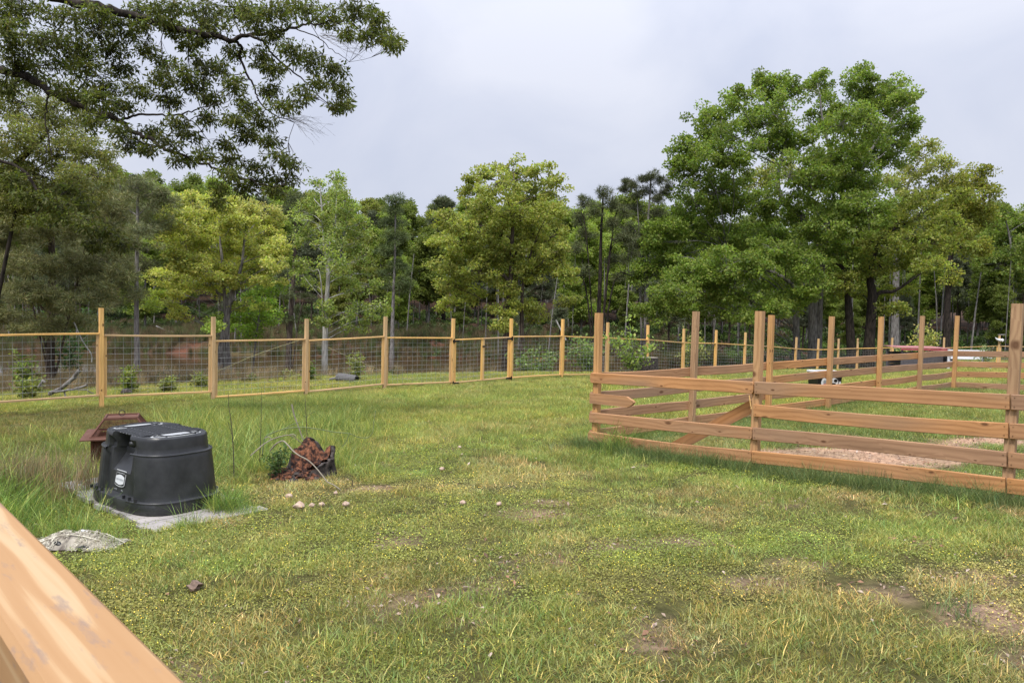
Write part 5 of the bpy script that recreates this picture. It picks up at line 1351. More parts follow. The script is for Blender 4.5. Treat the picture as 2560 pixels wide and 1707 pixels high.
badge_poly('badge_field', [(-.080, .062), (.080, .062), (.080, -.054), (.058, -.062), (.0, -.068), (-.058, -.062), (-.080, -.054)], .0022, M_TUB, bd)
badge_poly('badge_oval', arc_panel(.074, -.040, .014, .016), .0044, M_WHITE, bd)
def text_mesh(name, s, size, cx, cy, lift, mat, parent, flip=True, sxm=1.0):
    cu = bpy.data.curves.new(name, 'FONT'); cu.body = s; cu.size = size; cu.align_x = 'CENTER'; cu.align_y = 'CENTER'
    to = bpy.data.objects.new(name, cu); COL.objects.link(to)
    dg = bpy.context.evaluated_depsgraph_get(); dg.update(); me = bpy.data.meshes.new_from_object(to.evaluated_get(dg)); bpy.data.objects.remove(to)
    sg = -1 if flip else 1
    # viewed from outside: text right = screen right unless upside down
    for v in me.vertices:
        x, y = v.co.x * sxm * sg, v.co.y * sg
        q = TROT @ (BC + xd * (cx + x) + zd * (cy + y) + nrm * lift) - TUBC; v.co = q
    me.materials.clear(); me.materials.append(mat)
    o = bpy.data.objects.new(name, me); link(o, parent, Matrix.Translation(TUBC)); return o
text_mesh('lettering', 'Rubbermaid', .030, 0, -.012, .0066, M_GREYP, bd, sxm=.85)
text_mesh('lettering', 'Commercial Products', .0165, 0, .044, .0044, M_WHITE, bd, sxm=.9)
text_mesh('lettering', '100 GAL', .014, -.055, -.098, .001, M_WHITE, tub)
text_mesh('lettering', '378 L', .014, .06, -.098, .001, M_WHITE, tub)

# ------------------------------------------------------------------ rusty fire pit
M_RUST = plain('rust', (.13, .045, .025), rough=.85, scale=18, col2=(.055, .022, .014), bump=.2); M_RUST2 = plain('rust_light', (.135, .062, .042), rough=.85, scale=12, col2=(.10, .04, .025))
FP = Vector((-4.62, 8.75, 0)); FP.z = g1(FP.x, FP.y)
pit = empty('fire_pit', FP, 'square rusty fire pit with mesh lid and ring handle behind the black tub', 'fire pit')
FR = Matrix.Translation(FP) @ Matrix.Rotation(math.radians(24), 4, 'Z')
def fbeam(name, p0, p1, th, h, mat, up=Vector((0, 0, 1))): return beam(name, FR @ Vector(p0), FR @ Vector(p1), th, h, mat, pit, seg=1, ch=.002, up=up)
b2 = .28
for sx_, sy_ in ((-1, -1), (1, -1), (1, 1), (-1, 1)):
    fbeam('leg', (sx_ * b2, sy_ * b2, -.03), (sx_ * b2, sy_ * b2, .36), .03, .03, M_RUST)
for (p, q) in (((-b2, -b2), (b2, -b2)), ((b2, -b2), (b2, b2)), ((b2, b2), (-b2, b2)), ((-b2, b2), (-b2, -b2))):
    fbeam('side_plate', (p[0], p[1], .245), (q[0], q[1], .245), .008, .225, M_RUST)
    # cut-out ornament: diagonal lattice standing proud
    for k in range(5):
        t0 = (k + .1) / 5; t1 = (k + .9) / 5
        a = Vector((p[0] + (q[0] - p[0]) * t0, p[1] + (q[1] - p[1]) * t0, .17)); c_ = Vector((p[0] + (q[0] - p[0]) * t1, p[1] + (q[1] - p[1]) * t1, .32))
        o_ = Vector((p[0] + q[0], p[1] + q[1], 0)).normalized() * .009
        fbeam('strap', a + o_, c_ + o_, .006, .014, M_RUST2); a2 = a.copy(); c2 = c_.copy(); a2.z, c2.z = c_.z, a.z; fbeam('strap', a2 + o_ * 1.7, c2 + o_ * 1.7, .006, .014, M_RUST2)
bm = bmesh.new()
o3, i3 = .40, .24
ov = [bm.verts.new((x, y, .365)) for x, y in ((-o3, -o3), (o3, -o3), (o3, o3), (-o3, o3))]; iv = [bm.verts.new((x, y, .372)) for x, y in ((-i3, -i3), (i3, -i3), (i3, i3), (-i3, i3))]
for k in range(4): bm.faces.new((ov[k], ov[(k + 1) % 4], iv[(k + 1) % 4], iv[k]))
g_ = bmesh.ops.extrude_face_region(bm, geom=bm.faces[:]); bmesh.ops.translate(bm, verts=[v for v in g_['geom'] if isinstance(v, bmesh.types.BMVert)], vec=(0, 0, .014)); bmesh.ops.recalc_face_normals(bm, faces=bm.faces)
o = bpy.data.objects.new('tray_rim', bm_mesh('tray_rim', bm, M_RUST2)); link(o, pit, FR)
lz, tz, lb_, tb_ = .385, .575, .30, .17
cs = [(-1, -1), (1, -1), (1, 1), (-1, 1)]
lid = bpy.data.objects.new('mesh_lid', pymesh('mesh_lid', [(-lb_, -lb_, lz), (lb_, -lb_, lz), (lb_, lb_, lz), (-lb_, lb_, lz), (-tb_, -tb_, tz), (tb_, -tb_, tz), (tb_, tb_, tz), (-tb_, tb_, tz)], [(4, 5, 6, 7)], M_RUST2)); link(lid, pit, FR)
for k in range(4):
    a, c_ = cs[k], cs[(k + 1) % 4]
    fbeam('lid_bar', (a[0] * lb_, a[1] * lb_, lz), (a[0] * tb_, a[1] * tb_, tz), .018, .018, M_RUST2)
    fbeam('lid_bar', (a[0] * lb_, a[1] * lb_, lz), (c_[0] * lb_, c_[1] * lb_, lz), .018, .02, M_RUST2)
    fbeam('lid_bar', (a[0] * tb_, a[1] * tb_, tz), (c_[0] * tb_, c_[1] * tb_, tz), .02, .03, M_RUST2)
    paths = []
    for i in range(1, 34):
        t = i / 34; w0 = Vector((a[0] * lb_, a[1] * lb_, lz)).lerp(Vector((c_[0] * lb_, c_[1] * lb_, lz)), t); w1 = Vector((a[0] * tb_, a[1] * tb_, tz)).lerp(Vector((c_[0] * tb_, c_[1] * tb_, tz)), t)
        paths.append(([FR @ w0, FR @ w1], .0019))
    for i in range(1, 16):
        t = i / 16; w0 = Vector((a[0], a[1], 0)) * (lb_ + (tb_ - lb_) * t); w1 = Vector((c_[0], c_[1], 0)) * (lb_ + (tb_ - lb_) * t); w0.z = w1.z = lz + (tz - lz) * t
        paths.append(([FR @ w0, FR @ w1], .0019))
    tubes('mesh_screen', paths, M_RUST, 3, loc=FP, parent=pit)
rg_pts = [FR @ Vector((.032 * math.cos(a), 0, tz + .045 + .032 * math.sin(a))) for a in np.linspace(0, 2 * math.pi, 21)]
tubes('ring_handle', [(rg_pts, .0045)], M_BLACK, 6, loc=FP, parent=pit)

# ------------------------------------------------------------------ rotten stump, shrub, canes
def noise3(p, s, seed): return fbm(p[0] * s + p[2] * s * .7, p[1] * s - p[2] * s * .6, seed, 4)
M_ROT = plain('red_rot', (.27, .11, .055), rough=.95, scale=20, col2=(.028, .013, .010), bump=1.0)
M_ROT.node_tree.nodes['Color Ramp'].color_ramp.elements[0].position = .44; M_ROT.node_tree.nodes['Color Ramp'].color_ramp.elements[1].position = .66; M_BARKS = plain('charred_bark', (.085, .07, .062), rough=.95, scale=22, col2=(.010, .009, .008), bump=1.0)
SP = at(772, 1192, 8.05); SP.z = g1(SP.x, SP.y)
stump = empty('rotten_stump', SP, 'jagged rotten stump with crumbling red heartwood right of the tub', 'stump')
n_, mz = 96, 12; V, F = [], []
rs = np.random.default_rng(9)
def rim_h(a):   # height of the shell around the stump; a=0 right, pi/2 back
    h = .20 + .12 * math.exp(-((a - .25) / .35) ** 2) + .20 * math.exp(-((a - 2.0) / .60) ** 2) + .06 * math.exp(-((a - 3.0) / .3) ** 2)
    fr_ = math.exp(-((((a + math.pi) % (2 * math.pi)) - math.pi + 1.95) / .8) ** 2); h -= .17 * fr_
    return h
for j in range(mz + 1):
    for i in range(n_):
        a = 2 * math.pi * i / n_; aa = a if a < 1.8 * math.pi else a - 2 * math.pi
        hh_ = rim_h(aa) + .04 * (float(vnoise(a * 9, 2.0, 5)) - .5) + .015 * (float(vnoise(a * 21, 2.0, 5)) - .5)
        t = j / mz; z_ = hh_ * t; r = .24 * (1 + .35 * (1 - t) ** 3) * (1 + .14 * (float(fbm(a * 5, z_ * 2, 3)) - .5)) * (1 + .05 * math.sin(a * 17 + 3 * math.sin(a * 3)))
        sh = -.04 * t if 1.3 < aa < 2.8 else 0
        V.append((r * math.cos(a) + .10 * t * math.sin(a) * 0 + (.04 * t), r * math.sin(a), z_ - .02))
for j in range(mz):
    for i in range(n_): F.append((j * n_ + i, j * n_ + (i + 1) % n_, (j + 1) * n_ + (i + 1) % n_, (j + 1) * n_ + i))
sh_ = bpy.data.objects.new('bark_shell', pymesh('bark_shell', V, F, M_BARKS)); link(sh_, stump, Matrix.Translation(SP))
sh_.modifiers.new('sol', 'SOLIDIFY').thickness = .03
# heartwood: rough mound inside, spilling to the front left
V, F = [], []; nr = 26
for j in range(nr + 1):
    for i in range(n_):
        a = 2 * math.pi * i / n_; t = j / nr; R = .21; x = R * t * math.cos(a); y = R * t * math.sin(a)
        hz = rim_h(a if a < 1.8 * math.pi else a - 2 * math.pi) * (.35 + .55 * t) + .02
        hz += .10 * (float(noise3((x, y, 0), 18, 3)) - .5) + .05 * (float(noise3((x, y, 0), 60, 8)) - .5)
        V.append((x + .02, y, hz))
for j in range(nr):
    for i in range(n_): F.append((j * n_ + i, j * n_ + (i + 1) % n_, (j + 1) * n_ + (i + 1) % n_, (j + 1) * n_ + i))
o = bpy.data.objects.new('heartwood', pymesh('heartwood', V, F, M_ROT)); link(o, stump, Matrix.Translation(SP))
def chunk(c, r, seed, sx=(1, 1, 1), mat=None, name='chunk', parent=None, sub=2, rough_=.5, freq=9):
    bm = bmesh.new(); bmesh.ops.create_icosphere(bm, subdivisions=sub, radius=1)
    for v in bm.verts:
        f = 1 + rough_ * (float(noise3((v.co.x * .5 + seed, v.co.y * .5, v.co.z * .5), freq * .3, seed)) - .5) * 2
        v.co = Vector((v.co.x * sx[0], v.co.y * sx[1], v.co.z * sx[2])) * r * f
    o = bpy.data.objects.new(name, bm_mesh(name, bm, mat)); return link(o, parent, Matrix.Translation(c) @ Matrix.Rotation(seed, 4, 'Z'))
for k in range(60):
    a = rs.uniform(2.9, 5.2); r = rs.uniform(.16, .42); r2_ = rs.uniform(.015, .05)
    c = SP + Vector((r * math.cos(a), r * math.sin(a) * .8, 0)); c.z = g1(c.x, c.y) + .12 * max(0, 1 - r / .4) + .01
    chunk(c, r2_, k + 1, (1.4, 1, .8), M_ROT if rs.random() < .8 else M_BARKS, 'rot_chunk', stump, sub=2, rough_=1.0, freq=14)

def bush(name, label, cat, base, h, w, tint, n_st, leaf, seed, n_leaf=16, stem=.006, mat=None, pointy=False, clumpr=.09):
    rng = np.random.default_rng(seed); base = Vector(base); root = empty(name, base, label, cat)
    paths, cents, tn = [], [], []
    n_leaf = max(4, int(n_leaf * .55)); tint = tuple(min(.5, c_ * 1.05) for c_ in tint); n_st = max(5, int(n_st * .6)); h *= 1.15
    for s in range(n_st):
        a = rng.random() * 6.28; r = w * math.sqrt(rng.random()); hh_ = h * (.55 + .45 * rng.random()) * (1 - .5 * (r / w) if pointy else 1)
        tip = Vector((r * math.cos(a), r * math.sin(a), hh_)); m_ = Vector((tip.x * .4, tip.y * .4, hh_ * .55))
        P = curve_pts([Vector((0, 0, 0)), m_, tip], 4); paths.append((P, [stem * (1 - .6 * i / 8) for i in range(len(P))]))
        for i in range(2, len(P)):
            for q in range(2): cents.append(tuple(P[i] + Vector(rng.normal(size=3)) * clumpr * .7)); tn.append(np.array(tint) * (1 + .25 * rng.normal()) * (.85 + .35 * i / len(P)))
    V, F, C = leaves(np.array(cents), clumpr, n_leaf, leaf, leaf * .3, np.clip(np.array(tn), .01, .5), rng, flat=.9, droop=.1)
    o = bpy.data.objects.new('foliage', npmesh('foliage', V, F, M_LEAF, C)); o.parent = root; COL.objects.link(o); o['kind'] = 'stuff'
    Vt, Ft = tube_arrays(paths, 4); o = bpy.data.objects.new('stem', npmesh('stem', np.array([tuple(v) for v in Vt]), np.array(Ft), M_BARKG)); o.parent = root; COL.objects.link(o)
    return root
b0 = at(690, 1212, 7.85); b0.z = g1(b0.x, b0.y)
bush('shrub', 'small dark green rose shrub against the left side of the rotten stump', 'shrub', b0, .36, .17, (.075, .125, .045), 16, .035, 301, n_leaf=9, clumpr=.035, stem=.003)

M_CANE = plain('dead_cane', (.30, .26, .20), rough=.85); M_CANEG = plain('green_cane', (.16, .20, .09), rough=.7); M_CANED = plain('dark_cane', (.07, .055, .045), rough=.85)
C5 = (560, 1000, 5.88)
def cane(label, pts, d0_, d1_, r0, r1, mat, sub=()):
    n0 = len(pts); P = [at(*cp(C5, x, y), d0_ + (d1_ - d0_) * i / (n0 - 1)) for i, (x, y) in enumerate(pts)]
    r0, r1 = r0 * 1.35, r1 * 1.35; paths = [(curve_pts(P, 6), None)]; paths[0] = (paths[0][0], [r0 + (r1 - r0) * i / (len(paths[0][0]) - 1) for i in range(len(paths[0][0]))])
    for sp_ in sub:
        Q = [at(*cp(C5, x, y), (d0_ + d1_) / 2) for x, y in sp_]; q = curve_pts(Q, 4); paths.append((q, [r1 * 1.2] * len(q)))
    o = tubes('cane', paths, mat, 5, loc=P[0]); tag(o, label, 'cane'); return o
cane('long green bramble cane arching from the shrub over the stump to the right', [(560, 800), (600, 560), (720, 480), (880, 425), (1000, 405), (1180, 400), (1380, 425), (1630, 470), (1840, 490), (1950, 535), (2100, 552), (2180, 480), (2200, 340), (2230, 150)], 7.9, 8.2, .005, .0025, M_CANEG, [[(880, 425), (1000, 360), (1130, 320)], [(1840, 490), (1800, 600), (1740, 680)]])
cane('pale dead cane arching low from the left to behind the stump', [(390, 815), (500, 720), (580, 650), (700, 580), (850, 530), (960, 515), (1050, 560), (1150, 640), (1185, 690)], 7.7, 8.1, .005, .003, M_CANE, [[(700, 580), (660, 540), (600, 560)], [(960, 515), (1010, 500), (1060, 530)]])
cane('pale stick leaning across the front of the stump', [(680, 740), (760, 650), (860, 600), (930, 650), (1010, 740), (1100, 810), (1230, 880), (1330, 970), (1440, 1100), (1520, 1200), (1620, 1250), (1750, 1350)], 7.75, 7.2, .006, .004, M_CANE)
cane('thin dark upright dead stem left of the shrub', [(145, 1120), (140, 850), (125, 560), (100, 280), (70, 100), (62, -120)], 7.8, 7.8, .005, .0015, M_CANED, [[(120, 520), (60, 330)]])
cane('thin straight dead stem between shrub and tub', [(525, 900), (540, 500), (548, 100), (552, -200)], 7.9, 7.9, .0035, .001, M_CANED)
cane('upright dead stem rising just behind the stump', [(1222, 620), (1215, 420), (1205, 200), (1190, -60), (1185, -250)], 8.3, 8.3, .004, .001, M_CANED, [[(1208, 250), (1290, 190), (1350, 165)], [(1208, 250), (1160, 225)]])
cane('broken pale stick standing up behind the stump', [(1190, 640), (1140, 520), (1080, 360), (1030, 220), (995, 60)], 8.25, 8.25, .004, .007, M_CANE)
cane('short forked dark twig on the lawn right of the stump', [(1820, 1450), (1850, 1350), (1885, 1280), (1890, 1200), (1880, 1160)], 7.3, 7.3, .005, .002, M_CANED, [[(1885, 1280), (1960, 1300)]])

# ------------------------------------------------------------------ frayed sack in front of the rail
NP = at(196, 1366, 5.35); NP.z = g1(NP.x, NP.y)
sack = empty('frayed_sack', NP, 'flattened cream woven sack with frayed fringe lying in the grass by the porch rail', 'sack')
M_CREAM = plain('cream_weave', (.74, .70, .58), rough=.9, scale=30, col2=(.26, .22, .16)); M_DKBAG = plain('brown_cloth', (.46, .42, .34), rough=.9, scale=9, col2=(.05, .035, .03))
nn = 36; V, F = [], []
for j in range(nn):
    for i in range(nn):
        u_, v_ = i / (nn - 1) * 2 - 1, j / (nn - 1) * 2 - 1
        R = math.hypot(u_, v_); x = u_ * .29; y = v_ * .15
        z_ = .075 * max(0, 1 - R ** 2) + .06 * (float(fbm(u_ * 3 + 5, v_ * 3, 12)) - .35) * max(0, 1.2 - R) + .012
        V.append((x + .03 * (float(vnoise(u_ * 4, v_ * 4, 7)) - .5), y, z_))
for j in range(nn - 1):
    for i in range(nn - 1): F.append((j * nn + i, j * nn + i + 1, (j + 1) * nn + i + 1, (j + 1) * nn + i))
o = bpy.data.objects.new('cloth', pymesh('cloth', V, F, M_DKBAG, True)); link(o, sack, Matrix.Translation(NP))
rn = np.random.default_rng(3); paths = []
def cloth_z(x, y):
    u_, v_ = x / .29, y / .15; R = math.hypot(u_, v_); return .075 * max(0, 1 - R ** 2) + .06 * (float(fbm(u_ * 3 + 5, v_ * 3, 12)) - .35) * max(0, 1.2 - R) + .018
for k in range(430):
    zone = rn.random()
    if zone < .42: x0 = rn.uniform(.06, .33); y0 = rn.uniform(-.13, .1)
    elif zone < .85: x0 = rn.uniform(-.33, -.1); y0 = rn.uniform(-.16, .12)
    else: x0 = rn.uniform(-.2, .2); y0 = rn.uniform(-.14, .14)
    dx = rn.normal() * .03; dy = -rn.uniform(.02, .09); P = []
    for t in np.linspace(0, 1, 5):
        xx = x0 + dx * t + .006 * rn.normal(); yy = y0 + dy * t; P.append(NP + Vector((xx, yy, max(.004, cloth_z(xx, yy)) + .004 + .008 * rn.random())))
    paths.append((P, .0016))
o = tubes('fringe', paths, M_CREAM, 3, loc=NP, parent=sack); o['kind'] = 'stuff'
for q, (pts, r) in enumerate([([(-.3, .0), (-.22, .11), (-.1, .13), (.05, .12), (.16, .08), (.34, .0)], .004), ([(-.28, -.09), (-.1, -.05), (.05, -.07), (.2, -.06)], .004)]):
    P = curve_pts([NP + Vector((x, y, max(0, cloth_z(x, y)) + .012)) for x, y in pts], 5); tubes('hem_cord', [(P, r)], M_CREAM, 5, loc=NP, parent=sack)
V = [(-.02, .07, cloth_z(-.02, .07) + .02), (.03, .075, cloth_z(.03, .075) + .02), (.14, -.10, .03), (.085, -.11, .03)]
o = bpy.data.objects.new('white_strap', pymesh('white_strap', V, [(0, 1, 2, 3)], M_WHITE)); link(o, sack, Matrix.Translation(NP)); o.modifiers.new('s', 'SOLIDIFY').thickness = .004
chunk(NP + Vector((.10, .07, .07)), .035, 5, (1.4, .5, .9), M_DKBAG, 'fold', sack)
chunk(NP + Vector((-.09, -.09, .03)), .04, 6, (1.3, .6, .7), M_BLACK, 'fold', sack); chunk(NP + Vector((.11, -.12, .025)), .035, 7, (1.5, .6, .6), M_BLACK, 'fold', sack)

# ------------------------------------------------------------------ stones on the lawn
M_STONE = plain('pale_stone', (.52, .40, .31), rough=.85, scale=30, col2=(.33, .22, .16)); 
for k, (px, py, r, lab) in enumerate(((748, 1275, .045, 'largest pale pinkish stone on the lawn below the stump'), (781, 1270, .022, 'small buff stone just right of the largest stone'), (804, 1268, .026, 'rounded buff stone, right one of the close pair below the stump'), (723, 1247, .028, 'pale stone in the grass between tub and largest stone'),
        (864, 1268, .032, 'upright pale stone right of the buff pair'), (839, 1239, .022, 'small pink stone below the right side of the stump'), (1104, 1178, .028, 'lone cream stone in the middle lawn'), (1158, 1264, .024, 'flat tan stone right of the brown patch, nearer the tub'), (1247, 1267, .026, 'cream stone left of the bare leafy patch'), (1150, 1122, .022, 'tiny cream stone farthest up the lawn'))):
    p = at(px, py, 10); d_ = (p - Vector((0, 0, CZ))); t = 1.0
    for _ in range(12): q = Vector((0, 0, CZ)) + d_ * t; t *= (CZ - g1(q.x, q.y)) / (CZ - q.z)
    q = Vector((0, 0, CZ)) + d_ * t; o = chunk(Vector((q.x, q.y, g1(q.x, q.y) + r * .55 + .015)), r, k + 3, (1.2, 1, .75), M_STONE, 'stone'); tag(o, lab, 'stone')
p = at(484, 1508, 4.35); p.z = g1(p.x, p.y) + .03
o = chunk(p, .045, 21, (1.3, .9, .4), plain('curled_leaf', (.22, .15, .11), rough=.9, scale=30, col2=(.09, .06, .045)), 'curled_leaf', rough_=1.3); tag(o, 'curled brown dead leaf lying near the porch rail', 'leaf')

# ------------------------------------------------------------------ porch rail
RZ = CZ - .49
def rail_pt(px, py, z_):
    p = at(px, py, 5.0) - Vector((0, 0, CZ)); t = (z_ - CZ) / p.z; return Vector((0, 0, CZ)) + p * t
ra, rb = rail_pt(0, 1245, RZ), rail_pt(480, 1707, RZ); ru = (rb - ra).normalized(); rn_ = Vector((ru.y, -ru.x, 0)); 
la = rail_pt(0, 1570, RZ)
if (la - ra).dot(rn_) < 0: rn_ = -rn_
wid = (la - ra).dot(rn_)
c0 = ra + rn_ * wid / 2
rail = empty('porch_rail', c0 - ru * .5, 'thick orange pine handrail running into the frame close to the camera', 'rail')
T_ = .10
q0 = c0 - ru * 1.6; q1 = c0 + ru * 1.7; q0.z = q1.z = RZ - T_ / 2
beam('rail_timber', q0, q1, wid, T_, M_RAIL, rail, seg=12, ch=.010)
for t in (-1.45, 1.65):
    p = c0 + ru * t; beam('rail_post', Vector((p.x, p.y, g1(p.x, p.y) - .2)), Vector((p.x, p.y, RZ - T_ - .001)), .09, .09, M_RAIL, rail, up=ru, seg=1)

# ------------------------------------------------------------------ things beyond the fences
# cut stump and saplings
CS = at(1614, 935, 26.0); CS.z = g1(CS.x, CS.y)
M_CUT = plain('cut_wood', (.24, .20, .16), rough=.9, scale=20)
cst = empty('cut_stump', CS, 'wide flat topped grey stump beside the leafy sapling behind the corral corner', 'stump')
ztop_ = at(1614, 893, 26.0).z - CS.z
P = [(CS + Vector((0, 0, -.1)), .50), (CS + Vector((0, 0, ztop_ * .4)), .44), (CS + Vector((0, 0, ztop_)), .42)]
tubes('bark', [([p for p, r in P], [r for p, r in P])], M_BARKS, 22, loc=CS, parent=cst)
o = bpy.data.objects.new('cut_face', pymesh('cut_face', [(.42 * math.cos(a), .42 * math.sin(a), ztop_ + .002) for a in np.linspace(0, 2 * math.pi, 22, endpoint=False)], [tuple(range(22))], M_CUT)); link(o, cst, Matrix.Translation(CS))
def gpt(px, d): p = at(px, 900, d); return Vector((p.x, d, g1(p.x, d)))
bush('sapling', 'leafy bright sapling rising behind the corner post of the corral', 'sapling', gpt(1588, 25.2), 2.6, .75, (.20, .27, .07), 26, .11, 310, n_leaf=9, pointy=True, clumpr=.13, stem=.012)
for k, (px, d, h, w, t, lab) in enumerate((
        (1725, 33, 1.6, .8, (.19, .21, .07), 'yellowish bush behind the wire fence between two corral posts'),
        (2310, 36, 2.3, .7, (.30, .31, .10), 'pale yellow sapling behind the red sheet roof'),
        (2255, 34, 1.35, .45, (.30, .31, .10), 'tiny yellow sprig showing over the left of the red sheet roof'),
        (890, 24.5, 1.25, .36, (.20, .23, .07), 'yellow green sapling behind the wire next to the round log'),
        (770, 25, .8, .3, (.13, .18, .05), 'low green sapling at the foot of the birch'),
        (322, 20, 1.0, .22, (.17, .21, .05), 'fresh green sapling behind the second wire bay'),
        (58, 19.5, 1.5, .42, (.12, .16, .04), 'dark green bush behind the first wire bay at the left edge'),
        (70, 18.4, .7, .42, (.17, .19, .06), 'yellowish low bush behind the leftmost wire bay'),
        (500, 22, .45, .25, (.17, .19, .06), 'knee high weed plant behind the third fence post'),
        (1340, 33, 1.6, 1.3, (.14, .20, .07), 'rounded grey green bush right of the gate, beyond the wire'),
        (1470, 32, 1.7, 1.1, (.15, .21, .07), 'rounded green bush behind the wire next to the corral corner'),
        (170, 33, 3.4, 1.5, (.045, .085, .03), 'dark cedar like bush between the two left pines'),
        (420, 20.5, .5, .25, (.18, .20, .06), 'small yellow green weed clump near the second post'))):
    w *= (.62 if d < 27 else 1.0); bush('sapling' if h > 1.1 else 'weed_plant', lab, 'sapling' if h > 1.1 else 'plant', gpt(px, d), h, w, t, int(12 + 10 * w), .085 if d < 27 else .14, 320 + k, n_leaf=12, pointy=w < .6, clumpr=(.09 if d < 27 else .12) + .06 * w, stem=.009)

# fallen log, dead branch
p = at(848, 944, 24.0); p.z = g1(p.x, p.y) + .16
LG = empty('log', p, 'short round grey log lying behind the third wire bay', 'log')
q = p + Vector((.62, -.25, -.03)); tubes('bark', [([p - Vector((.1, 0, 0)), p, p.lerp(q, .5), q], [.1, .15, .16, .14])], plain('grey_log', (.13, .125, .125), rough=.9, scale=12), 12, loc=p, parent=LG)
tubes('branch_stub', [([p + Vector((-.05, 0, .0)), p + Vector((-.3, .0, -.05)), p + Vector((-.34, 0, -.18))], [.04, .03, .02])], M_BARKG, 6, loc=p, parent=LG)
p = at(124, 985, 18.3); p.z = g1(p.x, p.y) + .05
A_ = [at(124, 985, 18.3), at(150, 972, 18.2), at(178, 950, 18.2), at(199, 925, 18.2)]
B_ = [at(124, 980, 18.2), at(150, 978, 18.0), at(185, 972, 17.9), at(218, 962, 17.9)]
o = tubes('dead_branch', [(curve_pts(A_, 5, .008), .05), (curve_pts(B_, 5, .008), .028), (curve_pts([at(160, 976, 18), at(162, 985, 18), at(165, 995, 18)], 3), .02), (curve_pts([at(185, 972, 18), at(215, 976, 18), at(234, 983, 18)], 3, .01), .012), (curve_pts([at(98, 968, 18.4), at(106, 952, 18.4), at(112, 956, 18.4)], 3, .01), .03)], M_BARKG, 7)
for_lab = tag(o, 'grey dead branch propped in the weeds behind the leftmost wire bay', 'branch')
# black stub in grass at second bay
p = at(318, 957, 19.6); p.z = g1(p.x, p.y) + .10; o = chunk(p, .12, 44, (1.1, 1, .9), M_BARKS, 'burnt_stub'); tag(o, 'small burnt stub in the dry grass behind the second wire bay', 'stump')
# leaning dead sapling far bank left
for k, (pts, lab) in enumerate((([(185, 805), (205, 850), (228, 885), (229, 905)], 'white forked dead stick leaning behind the first wire bay'), ([(390, 815), (420, 828), (435, 830)], 'pale fallen pole on the forest floor behind the second bay'), ([(1390, 800), (1405, 830), (1415, 850)], 'grey dead stick leaning on the far bank right of the gate'))):
    dd = (23, 62, 56)[k]; P = [at(x, y, dd) for x, y in pts]; sub = [([P[1], at(215 + 13, 830, 23)], .012)] if k == 0 else []
    o = tubes('dead_stick', [(curve_pts(P, 3), .018 if k == 0 else .06)] + sub, M_BARKW, 5); tag(o, lab, 'stick')
# fallen logs on far bank
for k, (x0, x1, y_, dd, lab) in enumerate(((1180, 1270, 842, 60, 'long dark fallen log on top of the far bank behind the gate'), (860, 960, 876, 57, 'dark fallen log low on the red bank between birch and gate'))):
    a = at(x0, y_, dd); c_ = at(x1, y_ - 2, dd); a.z = g1(a.x, a.y) + .1; c_.z = g1(c_.x, c_.y) + .14; o = tubes('log', [([a, a.lerp(c_, .5), c_], [.14, .13, .09])], M_BARKD, 8); tag(o, lab, 'log')

# printed bin outside the pen
BN = at(2060, 985, 16.8); BN.z = g1(BN.x, BN.y)
M_PINK = plain('pink_print', (.62, .26, .24), rough=.5); M_WHT = plain('white_plastic', (.72, .72, .74), rough=.4, var=.06)
bn = empty('storage_bin', BN, 'black bin with white and pink print and white rim outside the corral', 'bin')
BR = Matrix.Translation(BN) @ Matrix.Rotation(math.radians(8), 4, 'Z')
w0, w1, h_, dep = .25, .30, .60, .22
V = [(-w0, -dep * .8, 0), (w0, -dep * .8, 0), (w0, dep * .8, 0), (-w0, dep * .8, 0), (-w1, -dep, h_), (w1, -dep, h_), (w1, dep, h_), (-w1, dep, h_), (-w1 + .02, -dep + .02, h_), (w1 - .02, -dep + .02, h_), (w1 - .02, dep - .02, h_), (-w1 + .02, dep - .02, h_), (-w0 + .03, -dep * .7, .03), (w0 - .03, -dep * .7, .03), (w0 - .03, dep * .7, .03), (-w0 + .03, dep * .7, .03)]
F = [(0, 3, 2, 1)] + [(k, (k + 1) % 4, 4 + (k + 1) % 4, 4 + k) for k in range(4)] + [(4 + k, 4 + (k + 1) % 4, 8 + (k + 1) % 4, 8 + k) for k in range(4)] + [(8 + k, 8 + (k + 1) % 4, 12 + (k + 1) % 4, 12 + k) for k in range(4)] + [(12, 13, 14, 15)]
o = bpy.data.objects.new('body', pymesh('body', V, F, M_BLACK)); link(o, bn, BR)
for (a, c_) in (((-w1, -dep), (w1, -dep)), ((w1, -dep), (w1, dep)), ((w1, dep), (-w1, dep)), ((-w1, dep), (-w1, -dep))):
    beam('rim', BR @ Vector((a[0], a[1], h_ + .02)), BR @ Vector((c_[0], c_[1], h_ + .02)), .035, .045, M_WHT, bn, seg=1, ch=.006)
def print_(cx, cz, rx, rz_, mat, lift, name='print_shape', n_=18, a0=0, a1=2 * math.pi, inner=0):
    pts = []
    for a in np.linspace(a0, a1, n_, endpoint=(a1 - a0) < 6.2): pts.append((cx + rx * math.cos(a), cz + rz_ * math.sin(a)))
    V = [(x, -(dep * (.8 + .2 * z_ / h_)) - lift, z_) for x, z_ in pts]; o = bpy.data.objects.new(name, pymesh(name, V, [tuple(range(len(V)))], mat)); link(o, bn, BR)
print_(-.13, .38, .075, .12, M_WHT, .004); print_(-.12, .40, .035, .05, M_GREYP, .008); print_(.07, .40, .14, .10, M_WHT, .004); print_(.01, .435, .055, .030, M_BLACK, .008); print_(.14, .435, .045, .035, M_BLACK, .008)
print_(-.01, .345, .15, .035, M_PINK, .010); print_(.08, .365, .07, .018, M_BLACK, .014); print_(.02, .17, .14, .05, M_WHT, .004); print_(.25, .35, .03, .07, M_WHT, .004)

